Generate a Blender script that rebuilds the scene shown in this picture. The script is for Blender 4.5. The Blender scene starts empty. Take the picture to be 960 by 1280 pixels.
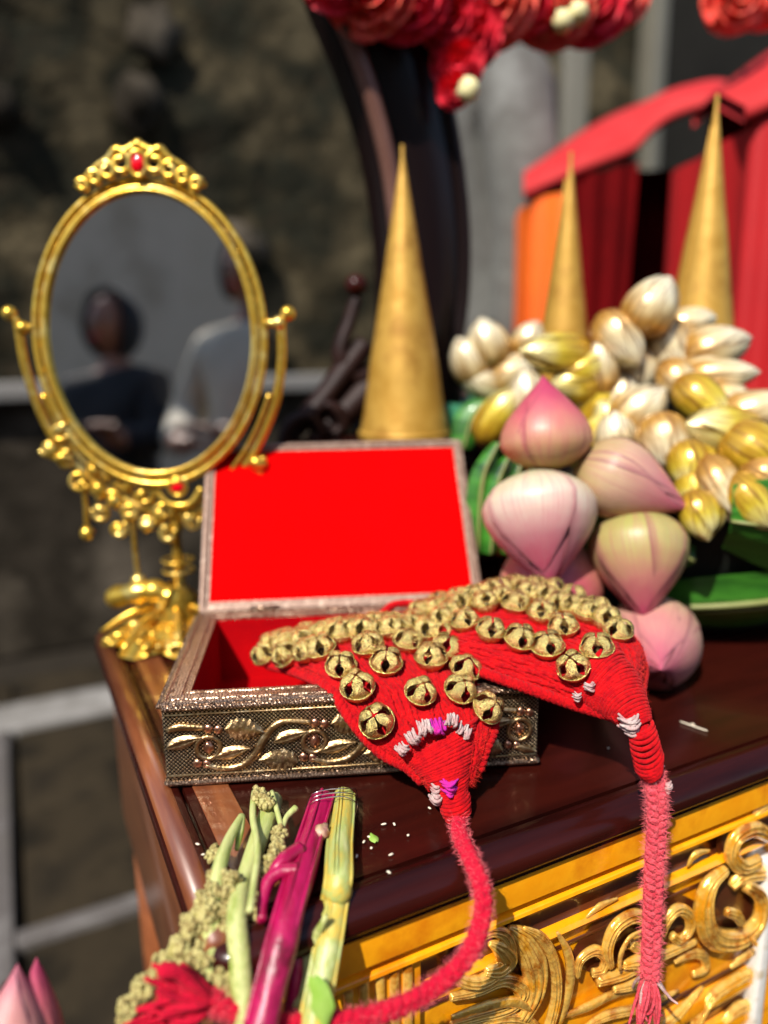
import bpy, bmesh, math, random
from mathutils import Vector, Matrix, Quaternion, noise
from mathutils.bvhtree import BVHTree
R = math.radians
PI = math.pi
random.seed(7)
sc = bpy.context.scene
col = sc.collection

# ------------------------------------------------------------------ camera
CZ = 0.986                       # camera height over the ground, table top is at 0.76
TZ = 0.76
PITCH, ROLL, FPX = 0.2132, -0.0119, 940.73
_f = Vector((0, math.cos(PITCH), -math.sin(PITCH)))
_r0 = Vector((1, 0, 0)); _u0 = _r0.cross(_f)
_r = math.cos(ROLL) * _r0 + math.sin(ROLL) * _u0
_u = -math.sin(ROLL) * _r0 + math.cos(ROLL) * _u0
CAM = Vector((0, 0, CZ))
cd = bpy.data.cameras.new('camera'); cam = bpy.data.objects.new('camera', cd); col.objects.link(cam)
cam.matrix_world = Matrix(((_r.x, _u.x, -_f.x, 0), (_r.y, _u.y, -_f.y, 0), (_r.z, _u.z, -_f.z, CZ), (0, 0, 0, 1)))
cd.sensor_fit = 'VERTICAL'; cd.sensor_height = 36; cd.sensor_width = 27
cd.lens = FPX / 1280 * 36
cd.clip_start = 0.01; cd.clip_end = 500
cd.dof.use_dof = True; cd.dof.focus_distance = 0.372; cd.dof.aperture_fstop = 2.8
sc.camera = cam
sc.render.resolution_x = 768; sc.render.resolution_y = 1024

# ------------------------------------------------------------------ light
SUN = Vector((-0.30, -0.58, 0.76)).normalized()       # towards the sun
w = bpy.data.worlds.new('World'); sc.world = w; w.use_nodes = True
nt = w.node_tree
bg = nt.nodes['Background']; sky = nt.nodes.new('ShaderNodeTexSky')
sky.sky_type = 'NISHITA'; sky.sun_disc = False
sky.sun_elevation = math.asin(SUN.z); sky.sun_rotation = math.atan2(SUN.x, SUN.y)
nt.links.new(sky.outputs[0], bg.inputs[0]); bg.inputs[1].default_value = 0.14
sl = bpy.data.lights.new('sun', 'SUN'); sl.energy = 5.0; sl.angle = R(0.6); sl.color = (1.0, 0.94, 0.85)
so = bpy.data.objects.new('sun', sl); col.objects.link(so)
so.rotation_euler = (-SUN).to_track_quat('-Z', 'Y').to_euler()
sc.view_settings.view_transform = 'Standard'; sc.view_settings.look = 'None'
sc.view_settings.exposure = 0.30; sc.view_settings.gamma = 1
sc.view_settings.use_curve_mapping = False
sc.cycles.max_bounces = 8; sc.cycles.glossy_bounces = 4; sc.cycles.diffuse_bounces = 3
sc.cycles.caustics_reflective = False; sc.cycles.caustics_refractive = False
sc.cycles.sample_clamp_indirect = 4.0

# ------------------------------------------------------------------ geometry helpers
def ray(px, py):
    return _f * FPX + _r * (px - 480) + _u * (640 - py)
def on_z(px, py, z):
    d = ray(px, py); return CAM + d * ((z - CZ) / d.z)
def on_y(px, py, y):
    d = ray(px, py); return CAM + d * (y / d.y)
def on_plane(px, py, p, n):
    d = ray(px, py); return CAM + d * ((p - CAM).dot(n) / d.dot(n))
def pix(w):
    v = Vector(w) - CAM; z = v.dot(_f); return 480 + FPX * v.dot(_r) / z, 640 - FPX * v.dot(_u) / z
def lerp(a, b, t): return a + (b - a) * t
def catmull(P, n, closed=False):
    P = [Vector(p) for p in P]; out = []; m = len(P)
    segs = m if closed else m - 1
    for i in range(segs):
        if closed: a, b, c, d = P[(i - 1) % m], P[i], P[(i + 1) % m], P[(i + 2) % m]
        else: a, b, c, d = P[max(i - 1, 0)], P[i], P[i + 1], P[min(i + 2, m - 1)]
        for k in range(n):
            t = k / n
            out.append(0.5 * ((2 * b) + (c - a) * t + (2 * a - 5 * b + 4 * c - d) * t * t + (3 * b - a - 3 * c + d) * t ** 3))
    if not closed: out.append(P[-1].copy())
    return out
def interp(vals, t):
    x = t * (len(vals) - 1); i = min(int(x), len(vals) - 2); return lerp(vals[i], vals[i + 1], x - i)

class M:
    """collects verts and faces for ONE mesh"""
    def __init__(s): s.v = []; s.f = []; s.uv = []
    def grid(s, rows, cu=False, cv=False, flip=False, uvs=None):
        n = len(rows); m = len(rows[0]); b = len(s.v)
        for r in rows: s.v += [tuple(p) for p in r]
        for i in range(n if cu else n - 1):
            for j in range(m if cv else m - 1):
                i2, j2 = (i + 1) % n, (j + 1) % m
                q = (b + i * m + j, b + i * m + j2, b + i2 * m + j2, b + i2 * m + j)
                s.f.append(q[::-1] if flip else q)
                uvq = [(j / max(m - 1, 1), i / max(n - 1, 1)), ((j + 1) / max(m - 1, 1), i / max(n - 1, 1)),
                       ((j + 1) / max(m - 1, 1), (i + 1) / max(n - 1, 1)), (j / max(m - 1, 1), (i + 1) / max(n - 1, 1))]
                s.uv.append(uvq[::-1] if flip else uvq)
        return s
    def face(s, pts):
        b = len(s.v); s.v += [tuple(p) for p in pts]; s.f.append(tuple(range(b, b + len(pts)))); s.uv.append([(0, 0)] * len(pts)); return s
    def tube(s, path, rad, n=8, cap=True, flat=1.0, up=None, twist=0.0):
        path = [Vector(p) for p in path]; rows = []; k = len(path); nrm = None
        if not callable(rad):
            rr = rad if isinstance(rad, (list, tuple)) else [rad, rad]
            rad = lambda t, rr=rr: interp(rr, t)
        for i, p in enumerate(path):
            t = (path[min(i + 1, k - 1)] - path[max(i - 1, 0)])
            if t.length < 1e-9: t = Vector((0, 0, 1))
            t.normalize()
            if nrm is None:
                a = Vector(up) if up else (Vector((0, 0, 1)) if abs(t.z) < .9 else Vector((1, 0, 0)))
                nrm = (a - t * a.dot(t)).normalized()
            else:
                nrm = (nrm - t * nrm.dot(t))
                nrm = nrm.normalized() if nrm.length > 1e-6 else t.orthogonal().normalized()
            bi = t.cross(nrm); r = rad(i / max(k - 1, 1))
            rows.append([p + (nrm * math.cos(2 * PI * j / n + twist * i) * r * flat + bi * math.sin(2 * PI * j / n + twist * i) * r) for j in range(n)])
        s.grid(rows, cv=True, flip=True)
        if cap:
            b = len(s.v) - n * k
            s.f.append(tuple(range(b, b + n))); s.uv.append([(0, 0)] * n)
            s.f.append(tuple(range(b + n * (k - 1), b + n * k))[::-1]); s.uv.append([(0, 0)] * n)
        return s
    def box(s, lo, hi, bev=0.0):
        x0, y0, z0 = lo; x1, y1, z1 = hi; e = bev
        if e <= 0:
            P = [Vector((x, y, z)) for z in (z0, z1) for y in (y0, y1) for x in (x0, x1)]
            for q in ((0, 2, 3, 1), (4, 5, 7, 6), (0, 1, 5, 4), (2, 6, 7, 3), (0, 4, 6, 2), (1, 3, 7, 5)): s.face([P[i] for i in q])
            return s
        bm = bmesh.new(); bmesh.ops.create_cube(bm, size=1)
        for v in bm.verts: v.co = Vector((lerp(x0, x1, v.co.x + .5), lerp(y0, y1, v.co.y + .5), lerp(z0, z1, v.co.z + .5)))
        bmesh.ops.bevel(bm, geom=bm.edges[:], offset=e, segments=2, profile=.6, affect='EDGES', clamp_overlap=True)
        s.add_bm(bm); return s
    def add_bm(s, bm, mat=None):
        bm.verts.index_update(); b = len(s.v)
        for v in bm.verts: s.v.append(tuple(mat @ v.co if mat else v.co))
        for f in bm.faces: s.f.append(tuple(b + v.index for v in f.verts)); s.uv.append([(0, 0)] * len(f.verts))
        bm.free(); return s
    def sphere(s, c, r, nu=10, nv=7, sq=(1, 1, 1), rot=None, nz=0.0):
        c = Vector(c); rows = []
        for i in range(nv + 1):
            th = PI * i / nv; row = []
            for j in range(nu):
                a = 2 * PI * j / nu
                d = Vector((math.sin(th) * math.cos(a) * sq[0], math.sin(th) * math.sin(a) * sq[1], math.cos(th) * sq[2]))
                if nz: d *= 1 + nz * noise.noise(d * 2.3 + c * 700)
                if rot: d = rot @ d
                row.append(c + d * r)
            rows.append(row)
        return s.grid(rows, cv=True)
    def lathe(s, prof, n=24, c=(0, 0, 0), rot=None):
        c = Vector(c); rows = []
        for r, z in prof:
            row = []
            for j in range(n):
                d = Vector((r * math.cos(2 * PI * j / n), r * math.sin(2 * PI * j / n), z))
                row.append(c + (rot @ d if rot else d))
            rows.append(row)
        return s.grid(rows, cv=True, flip=True)
    def mesh(s, name, mat, smooth=True, merge=0):
        me = bpy.data.meshes.new(name); me.from_pydata(s.v, [], s.f)
        uvl = me.uv_layers.new(name='UVMap')
        flat = [c for q in s.uv for p in q for c in p]
        if len(flat) == len(uvl.data) * 2: uvl.data.foreach_set('uv', flat)
        if merge:
            bm = bmesh.new(); bm.from_mesh(me); bmesh.ops.remove_doubles(bm, verts=bm.verts, dist=merge); bm.to_mesh(me); bm.free()
        me.polygons.foreach_set('use_smooth', [smooth] * len(me.polygons))
        if mat: me.materials.append(mat)
        me.update(); return me
    def obj(s, name, mat, parent=None, smooth=True, sharp=None, merge=0):
        me = s.mesh(name, mat, smooth, merge)
        if sharp:
            try: me.set_sharp_from_angle(angle=R(sharp))
            except Exception: pass
        o = bpy.data.objects.new(name, me); col.objects.link(o)
        if parent: o.parent = parent
        return o

def empty(name, loc=(0, 0, 0), rz=0.0):
    o = bpy.data.objects.new(name, None); col.objects.link(o); o.location = loc; o.rotation_euler = (0, 0, rz)
    o.empty_display_size = .02; bpy.context.view_layer.update(); return o
def tag(o, label=None, cat=None, group=None, kind=None):
    if label: o['label'] = label
    if cat: o['category'] = cat
    if group: o['group'] = group
    if kind: o['kind'] = kind
    return o
def rel(o, root):
    """mesh built in world coordinates, parented to a root standing elsewhere"""
    o.matrix_parent_inverse = root.matrix_world.inverted(); return o
def inst(src_mesh, name, parent, mat4):
    o = bpy.data.objects.new(name, src_mesh); col.objects.link(o); o.parent = parent; o.matrix_local = mat4; return o

# ------------------------------------------------------------------ materials
def mat(name, base, rough=.5, metal=0.0, spec=.5, coat=0.0, sheen=0.0, var=None, vscale=20, bump=0.0, bscale=80, bdist=.001, sss=0.0, coord='Object', stretch=None, vpos=(.35, .65), coatr=.08, rvar=0):
    m = bpy.data.materials.new(name); m.use_nodes = True; n = m.node_tree.nodes; L = m.node_tree.links
    b = n['Principled BSDF']
    b.inputs['Base Color'].default_value = (*base, 1); b.inputs['Roughness'].default_value = rough
    b.inputs['Metallic'].default_value = metal; b.inputs['Specular IOR Level'].default_value = spec
    b.inputs['Coat Weight'].default_value = coat; b.inputs['Coat Roughness'].default_value = coatr
    if sheen:
        b.inputs['Sheen Weight'].default_value = sheen; b.inputs['Sheen Roughness'].default_value = .5
        b.inputs['Sheen Tint'].default_value = (*[min(1, c + .15) for c in base], 1)
    if sss:
        b.inputs['Subsurface Weight'].default_value = sss; b.inputs['Subsurface Radius'].default_value = (1, .3, .2); b.inputs['Subsurface Scale'].default_value = .003
    tc = n.new('ShaderNodeTexCoord'); src = tc.outputs[coord]
    if stretch:
        mp = n.new('ShaderNodeMapping'); mp.inputs['Scale'].default_value = stretch; L.new(src, mp.inputs[0]); src = mp.outputs[0]
    if var:
        t = n.new('ShaderNodeTexNoise'); t.inputs['Scale'].default_value = vscale; t.inputs['Detail'].default_value = 6; t.inputs['Roughness'].default_value = .6
        L.new(src, t.inputs['Vector']); cr = n.new('ShaderNodeValToRGB')
        e = cr.color_ramp.elements; cs = [base] + list(var)
        e[0].position = vpos[0]; e[0].color = (*cs[0], 1); e[1].position = vpos[1]; e[1].color = (*cs[-1], 1)
        for k, c in enumerate(cs[1:-1]):
            x = e.new(lerp(vpos[0], vpos[1], (k + 1) / (len(cs) - 1))); x.color = (*c, 1)
        L.new(t.outputs['Fac'], cr.inputs[0]); L.new(cr.outputs[0], b.inputs['Base Color'])
        if rvar:
            mr = n.new('ShaderNodeMapRange'); mr.inputs['To Min'].default_value = max(.02, rough - rvar); mr.inputs['To Max'].default_value = rough + rvar
            L.new(t.outputs['Fac'], mr.inputs['Value']); L.new(mr.outputs[0], b.inputs['Roughness'])
    if bump:
        t2 = n.new('ShaderNodeTexNoise'); t2.inputs['Scale'].default_value = bscale; t2.inputs['Detail'].default_value = 5
        L.new(src, t2.inputs['Vector']); bp = n.new('ShaderNodeBump'); bp.inputs['Strength'].default_value = bump; bp.inputs['Distance'].default_value = bdist
        L.new(t2.outputs['Fac'], bp.inputs['Height']); L.new(bp.outputs[0], b.inputs['Normal'])
    return m

def petal_mat(name, stops, veinc, rough=.42, coat=0.0, vein=.5, sss=.15, metal=0, bump=.35, vsc=34):
    """colour runs along the petal (UV v), veins fan along it"""
    m = bpy.data.materials.new(name); m.use_nodes = True; n = m.node_tree.nodes; L = m.node_tree.links; b = n['Principled BSDF']
    b.inputs['Roughness'].default_value = rough; b.inputs['Subsurface Weight'].default_value = sss; b.inputs['Metallic'].default_value = metal
    b.inputs['Subsurface Radius'].default_value = (1, .4, .3); b.inputs['Subsurface Scale'].default_value = .004; b.inputs['Coat Weight'].default_value = coat
    tc = n.new('ShaderNodeTexCoord'); sp = n.new('ShaderNodeSeparateXYZ'); L.new(tc.outputs['UV'], sp.inputs[0])
    ns = n.new('ShaderNodeTexNoise'); ns.inputs['Scale'].default_value = 45; ns.inputs['Detail'].default_value = 4; L.new(tc.outputs['Object'], ns.inputs['Vector'])
    ad = n.new('ShaderNodeMath'); ad.operation = 'MULTIPLY_ADD'; ad.inputs[1].default_value = .45; L.new(ns.outputs['Fac'], ad.inputs[0]); 
    sb = n.new('ShaderNodeMath'); sb.operation = 'SUBTRACT'; sb.inputs[1].default_value = .22; L.new(sp.outputs['Y'], sb.inputs[0]); L.new(sb.outputs[0], ad.inputs[2])
    cr = n.new('ShaderNodeValToRGB'); e = cr.color_ramp.elements
    e[0].position = stops[0][0]; e[0].color = (*stops[0][1], 1); e[1].position = stops[-1][0]; e[1].color = (*stops[-1][1], 1)
    for p, c in stops[1:-1]: x = e.new(p); x.color = (*c, 1)
    L.new(ad.outputs[0], cr.inputs[0])
    mp = n.new('ShaderNodeMapping'); mp.inputs['Scale'].default_value = (vsc, 1.6, 1); L.new(tc.outputs['UV'], mp.inputs[0])
    vn = n.new('ShaderNodeTexNoise'); vn.inputs['Scale'].default_value = 1.0; vn.inputs['Detail'].default_value = 3; L.new(mp.outputs[0], vn.inputs['Vector'])
    vr = n.new('ShaderNodeMapRange'); vr.inputs['From Min'].default_value = .45; vr.inputs['From Max'].default_value = .7; vr.inputs['To Max'].default_value = vein; L.new(vn.outputs['Fac'], vr.inputs['Value'])
    mx = n.new('ShaderNodeMix'); mx.data_type = 'RGBA'; L.new(vr.outputs[0], mx.inputs['Factor']); L.new(cr.outputs[0], mx.inputs['A']); mx.inputs['B'].default_value = (*veinc, 1)
    ab = n.new('ShaderNodeMath'); ab.operation = 'PINGPONG'; ab.inputs[1].default_value = .5; L.new(sp.outputs['X'], ab.inputs[0])
    er = n.new('ShaderNodeMapRange'); er.inputs['From Min'].default_value = .0; er.inputs['From Max'].default_value = .09; er.inputs['To Min'].default_value = .8; er.inputs['To Max'].default_value = 0; L.new(ab.outputs[0], er.inputs['Value'])
    m2 = n.new('ShaderNodeMix'); m2.data_type = 'RGBA'; L.new(er.outputs[0], m2.inputs['Factor']); L.new(mx.outputs['Result'], m2.inputs['A']); m2.inputs['B'].default_value = (*[c * .7 for c in veinc], 1)
    L.new(m2.outputs['Result'], b.inputs['Base Color'])
    bp = n.new('ShaderNodeBump'); bp.inputs['Strength'].default_value = bump; bp.inputs['Distance'].default_value = .0006; L.new(vn.outputs['Fac'], bp.inputs['Height']); L.new(bp.outputs[0], b.inputs['Normal'])
    return m

def dot_metal(name, axis, hi, lo, scale):
    """stamped sheet metal: raised dots in quincunx on a patinated ground"""
    m = bpy.data.materials.new(name); m.use_nodes = True; n = m.node_tree.nodes; L = m.node_tree.links; b = n['Principled BSDF']
    b.inputs['Metallic'].default_value = 1; b.inputs['Roughness'].default_value = .3
    tc = n.new('ShaderNodeTexCoord'); mp = n.new('ShaderNodeMapping')
    if axis == 'y': mp.inputs['Rotation'].default_value = (R(90), R(45), 0)
    elif axis == 'x': mp.inputs['Rotation'].default_value = (R(45), 0, 0)
    else: mp.inputs['Rotation'].default_value = (0, 0, R(45))
    if axis == 'y':
        # use x,z: build the pair by hand, then turn it 45 degrees
        s0 = n.new('ShaderNodeSeparateXYZ'); L.new(tc.outputs['Object'], s0.inputs[0]); c0 = n.new('ShaderNodeCombineXYZ')
        L.new(s0.outputs['X'], c0.inputs['X']); L.new(s0.outputs['Z'], c0.inputs['Y']); src = c0.outputs[0]
    elif axis == 'x':
        s0 = n.new('ShaderNodeSeparateXYZ'); L.new(tc.outputs['Object'], s0.inputs[0]); c0 = n.new('ShaderNodeCombineXYZ')
        L.new(s0.outputs['Y'], c0.inputs['X']); L.new(s0.outputs['Z'], c0.inputs['Y']); src = c0.outputs[0]
    else: src = tc.outputs['Object']
    mp.inputs['Rotation'].default_value = (0, 0, R(45)); L.new(src, mp.inputs[0])
    v = n.new('ShaderNodeTexVoronoi'); v.voronoi_dimensions = '2D'; v.inputs['Scale'].default_value = scale; v.inputs['Randomness'].default_value = .06
    L.new(mp.outputs[0], v.inputs['Vector'])
    mr = n.new('ShaderNodeMapRange'); mr.interpolation_type = 'SMOOTHSTEP'; mr.inputs['From Min'].default_value = .22; mr.inputs['From Max'].default_value = .48; mr.inputs['To Min'].default_value = 1; mr.inputs['To Max'].default_value = 0
    L.new(v.outputs['Distance'], mr.inputs['Value'])
    ns = n.new('ShaderNodeTexNoise'); ns.inputs['Scale'].default_value = 60; ns.inputs['Detail'].default_value = 5; L.new(tc.outputs['Object'], ns.inputs['Vector'])
    nr = n.new('ShaderNodeMapRange'); nr.inputs['From Min'].default_value = .3; nr.inputs['From Max'].default_value = .65; nr.inputs['To Min'].default_value = .55; L.new(ns.outputs['Fac'], nr.inputs['Value'])
    mu = n.new('ShaderNodeMath'); mu.operation = 'MULTIPLY'; L.new(mr.outputs[0], mu.inputs[0]); L.new(nr.outputs[0], mu.inputs[1])
    mx = n.new('ShaderNodeMix'); mx.data_type = 'RGBA'; mx.inputs['A'].default_value = (*lo, 1); mx.inputs['B'].default_value = (*hi, 1); L.new(mu.outputs[0], mx.inputs['Factor'])
    L.new(mx.outputs['Result'], b.inputs['Base Color'])
    bp = n.new('ShaderNodeBump'); bp.inputs['Strength'].default_value = .9; bp.inputs['Distance'].default_value = .0006; L.new(mr.outputs[0], bp.inputs['Height']); L.new(bp.outputs[0], b.inputs['Normal'])
    return m

def filigree_metal(name, hi, lo):
    """fine stamped leaf scroll, too small to pick apart"""
    m = bpy.data.materials.new(name); m.use_nodes = True; n = m.node_tree.nodes; L = m.node_tree.links; b = n['Principled BSDF']
    b.inputs['Metallic'].default_value = 1; b.inputs['Roughness'].default_value = .34
    tc = n.new('ShaderNodeTexCoord'); v = n.new('ShaderNodeTexVoronoi'); v.feature = 'DISTANCE_TO_EDGE'; v.inputs['Scale'].default_value = 620; v.inputs['Randomness'].default_value = .8
    L.new(tc.outputs['Object'], v.inputs['Vector'])
    mr = n.new('ShaderNodeMapRange'); mr.inputs['From Min'].default_value = .02; mr.inputs['From Max'].default_value = .16; L.new(v.outputs['Distance'], mr.inputs['Value'])
    mx = n.new('ShaderNodeMix'); mx.data_type = 'RGBA'; mx.inputs['A'].default_value = (*lo, 1); mx.inputs['B'].default_value = (*hi, 1); L.new(mr.outputs[0], mx.inputs['Factor'])
    L.new(mx.outputs['Result'], b.inputs['Base Color'])
    bp = n.new('ShaderNodeBump'); bp.inputs['Strength'].default_value = .8; bp.inputs['Distance'].default_value = .0003; L.new(mr.outputs[0], bp.inputs['Height']); L.new(bp.outputs[0], b.inputs['Normal'])
    return m

def yarn_mat(name, a, c, scale=900, rough=.85):
    m = mat(name, a, rough=rough, spec=.12, sheen=.25, var=[c], vscale=260, bump=.9, bscale=scale, bdist=.0012, vpos=(.3, .7))
    return m

m_mahog = mat('dark_mahogany_varnish', (.013, .0022, .0016), rough=.26, spec=.22, coat=.10, coatr=.05, var=[(.034, .0045, .0026), (.016, .0026, .002)], vscale=9, bump=.12, bscale=60, bdist=.0006, stretch=(.25, 2.5, 1), rvar=.08)
m_brown = mat('brown_varnish', (.13, .034, .012), rough=.34, coat=.7, coatr=.1, var=[(.24, .075, .025), (.13, .035, .013)], vscale=14, bump=.15, bscale=60, stretch=(3, .3, 1), rvar=.08)
m_orange = mat('amber_gold_paint', (.94, .34, .003), rough=.22, coat=.8, coatr=.06, var=[(.98, .40, .006), (.78, .24, .003)], vscale=30, bump=.3, bscale=130, bdist=.0008, rvar=.05)
m_carve = mat('polished_gilt_carving', (.92, .40, .018), rough=.15, metal=.4, coat=1.0, coatr=.03, var=[(.96, .58, .12), (.56, .17, .006)], vscale=75, bump=.7, bscale=210, bdist=.0016, rvar=.1)
m_beadw = mat('lit_brown_bead', (.12, .05, .035), rough=.4, var=[(.16, .075, .055)], vscale=12)  # lighter brown stands in for light caught on the frame's inner bevel
m_paint = mat('chipped_white_paint', (.70, .66, .58), rough=.4, coat=.3, var=[(.78, .75, .70), (.55, .46, .32)], vscale=60, bump=.3, bscale=120)
m_foot = mat('dark_carved_walnut', (.012, .004, .003), rough=.55, spec=.25, var=[(.022, .007, .005)], vscale=60, bump=.6, bscale=90)
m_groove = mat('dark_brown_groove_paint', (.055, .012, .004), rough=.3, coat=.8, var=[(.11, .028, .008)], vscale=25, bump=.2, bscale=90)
m_black = mat('black_glossy_ebony', (.006, .0015, .0015), rough=.38, spec=.25, coat=.1, bump=.1, bscale=40)
BR_HI, BR_LO = (.74, .58, .38), (.018, .011, .007)
m_dots = dot_metal('stamped_brass_dots', 'y', BR_HI, BR_LO, 640)
m_dots_x = dot_metal('stamped_brass_dots_side', 'x', BR_HI, BR_LO, 640)
m_relief = mat('antique_brass_relief', (.66, .46, .24), rough=.34, metal=1, var=[(.40, .25, .11), (.76, .58, .34)], vscale=130, bump=.6, bscale=700, bdist=.0006)
m_relief2 = mat('copper_bead', (.72, .36, .22), rough=.28, metal=1, bump=.3, bscale=400)
m_rim = filigree_metal('stamped_silver_rim', (.52, .36, .25), (.08, .04, .025))
m_lid = mat('pale_tin_lid_edge', (.40, .27, .20), rough=.5, metal=.4, var=[(.26, .16, .12), (.52, .38, .29)], vscale=220, bump=.9, bscale=420, bdist=.001)
m_lining = mat('shaded_red_velvet_lining', (.42, .0006, .002), rough=.95, spec=.05, var=[(.28, .0006, .003)], vscale=14)  # velvet red darkened for the shade inside the box
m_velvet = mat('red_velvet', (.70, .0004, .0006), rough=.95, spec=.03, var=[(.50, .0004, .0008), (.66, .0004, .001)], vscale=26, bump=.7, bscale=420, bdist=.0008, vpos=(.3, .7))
m_bell = mat('hammered_brass', (.24, .15, .04), rough=.22, metal=1, var=[(.74, .54, .17), (.88, .70, .28), (.56, .39, .11)], vscale=5.5, bump=1.0, bscale=12, bdist=.0011, vpos=(.3, .7))
m_bell_in = mat('shaded_brass_inside', (.05, .03, .012), rough=.5, metal=1)  # brass colour darkened for the shade inside the bell
m_yarn = yarn_mat('crimson_wool', (.62, .004, .006), (.34, .001, .006))
m_yarn2 = yarn_mat('pink_red_wool', (.80, .12, .15), (.56, .025, .05))
m_yarn3 = yarn_mat('magenta_red_wool', (.60, .006, .03), (.42, .003, .025))
m_white_yarn = yarn_mat('off_white_wool', (.56, .48, .44), (.44, .18, .18))
m_purple = yarn_mat('violet_wool', (.45, .02, .38), (.62, .02, .2))
m_fuzz = mat('red_wool_fibre', (.74, .025, .012), rough=.7, spec=.3)
m_fuzz2 = mat('pink_wool_fibre', (.9, .16, .18), rough=.7, spec=.3)
m_gold = mat('yellow_gold_plate', (.90, .60, .10), rough=.3, metal=.85, var=[(.74, .44, .05), (.95, .72, .22)], vscale=60, bump=.25, bscale=200)
m_cone = mat('matt_gold_foil', (.46, .24, .028), rough=.5, metal=.35, var=[(.56, .32, .055), (.34, .16, .016)], vscale=22, bump=.35, bscale=45, bdist=.002)
m_glass = mat('mirror_silvering', (.88, .88, .88), rough=.02, metal=1)
m_gem = mat('red_glass_stone', (.8, .0, .01), rough=.08, coat=1)
m_leaf = mat('banana_leaf', (.022, .12, .012), rough=.38, var=[(.05, .22, .02), (.010, .05, .008)], vscale=10, bump=.5, bscale=60, coat=.2, stretch=(1, 1, 5))
m_rib = mat('pale_leaf_rib', (.26, .27, .09), rough=.5, var=[(.20, .22, .06)], vscale=30)
m_basket = mat('dark_woven_bowl', (.012, .016, .010), rough=.7, bump=.4, bscale=120)
m_lotus = petal_mat('pink_lotus_petal', [(.0, (.36, .26, .08)), (.32, (.50, .25, .15)), (.66, (.50, .12, .13)), (1.0, (.38, .02, .09))], (.42, .07, .11))
m_lotus_g = petal_mat('green_cream_lotus_petal', [(.0, (.28, .30, .07)), (.4, (.42, .34, .13)), (.72, (.48, .20, .15)), (1.0, (.36, .03, .09))], (.40, .12, .13))
m_lotus_p = petal_mat('pale_pink_lotus_petal', [(.0, (.34, .27, .09)), (.35, (.52, .34, .22)), (.75, (.50, .20, .19)), (1.0, (.44, .08, .14))], (.38, .12, .14))
m_lotus_w = petal_mat('white_striped_lotus_petal', [(.0, (.42, .44, .22)), (.35, (.60, .48, .38)), (.7, (.58, .22, .25)), (1.0, (.48, .05, .12))], (.52, .18, .20))
m_gbud = petal_mat('gold_painted_cream_bud', [(.0, (.34, .15, .02)), (.3, (.58, .32, .07)), (.55, (.80, .64, .34)), (1.0, (.92, .86, .62))], (.26, .10, .012), rough=.3, coat=.5, vein=.9, vsc=7, sss=.02, metal=.3, bump=.8)
m_gbud2 = petal_mat('yellow_gold_painted_bud', [(.0, (.32, .15, .012)), (.35, (.58, .36, .02)), (.65, (.74, .58, .05)), (1.0, (.88, .82, .40))], (.28, .11, .006), rough=.3, coat=.5, vein=.95, vsc=7, sss=.02, metal=.3, bump=.8)
m_rose = mat('red_rose_petal', (.74, .005, .025), rough=.5, var=[(.86, .03, .06), (.6, .002, .03)], vscale=60, sss=.2)
m_rose2 = mat('coral_rose_petal', (.88, .06, .06), rough=.5, var=[(.9, .14, .08), (.8, .02, .05)], vscale=60, sss=.2)
m_rosey = mat('cream_rose_heart', (.8, .72, .36), rough=.5)
m_stemg = mat('pale_green_stem', (.34, .40, .10), rough=.6, var=[(.50, .52, .20), (.24, .30, .05)], vscale=120, bump=.7, bscale=300, stretch=(1, .2, 1), sss=.1)
m_stemy = mat('yellow_green_stem', (.44, .44, .11), rough=.42, var=[(.60, .42, .06), (.36, .42, .12), (.52, .54, .24)], vscale=90, bump=.7, bscale=300, stretch=(1, .2, 1), sss=.1)
m_stemm = mat('magenta_stem', (.27, .001, .036), rough=.36, var=[(.40, .004, .075), (.15, .0006, .018)], vscale=90, bump=.6, bscale=300, stretch=(1, .22, 1), sss=.1)
m_amar = mat('yellow_green_flower_clusters', (.34, .29, .08), rough=.85, var=[(.50, .44, .17), (.24, .17, .05), (.44, .40, .15)], vscale=220, bump=.8, bscale=500, bdist=.001)
m_wire = mat('thin_silver_wire', (.75, .72, .68), rough=.25, metal=1)
m_crumb = mat('pale_petal_crumb', (.75, .66, .5), rough=.8)
m_greenbit = mat('small_green_leaf_bit', (.22, .40, .04), rough=.45, var=[(.32, .48, .10)], vscale=120, bump=.4, bscale=200)
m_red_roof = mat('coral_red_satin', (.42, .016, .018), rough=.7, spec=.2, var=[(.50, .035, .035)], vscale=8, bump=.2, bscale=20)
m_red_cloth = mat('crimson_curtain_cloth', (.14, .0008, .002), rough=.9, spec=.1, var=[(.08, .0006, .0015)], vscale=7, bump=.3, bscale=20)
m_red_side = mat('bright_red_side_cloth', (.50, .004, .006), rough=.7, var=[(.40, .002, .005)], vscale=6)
m_or_cloth = mat('sunlit_orange_side_cloth', (.98, .17, .004), rough=.6, var=[(.9, .12, .004)], vscale=6)  # orange hue stands in for strong sunlight on the canopy's side cloth
m_wall = mat('shaded_mossy_weathered_wall', (.012, .012, .009), rough=.95, spec=.1, var=[(.032, .025, .015), (.016, .016, .010), (.042, .033, .018), (.095, .075, .042), (.022, .017, .011)], vscale=3.6, bump=.9, bscale=12, bdist=.03, vpos=(.28, .72))  # mossy tones darkened overall to stand in for the shade back here
m_wall_lo = mat('grey_brown_plinth_render', (.050, .040, .029), rough=.95, spec=.1, var=[(.020, .016, .011), (.11, .09, .066)], vscale=2.6, bump=.6, bscale=14, bdist=.02, vpos=(.3, .7))
m_slab = mat('dark_stone_paving', (.013, .010, .006), rough=.85, spec=.15, var=[(.030, .022, .012), (.009, .007, .004)], vscale=5, bump=.4, bscale=30, bdist=.004)
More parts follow.
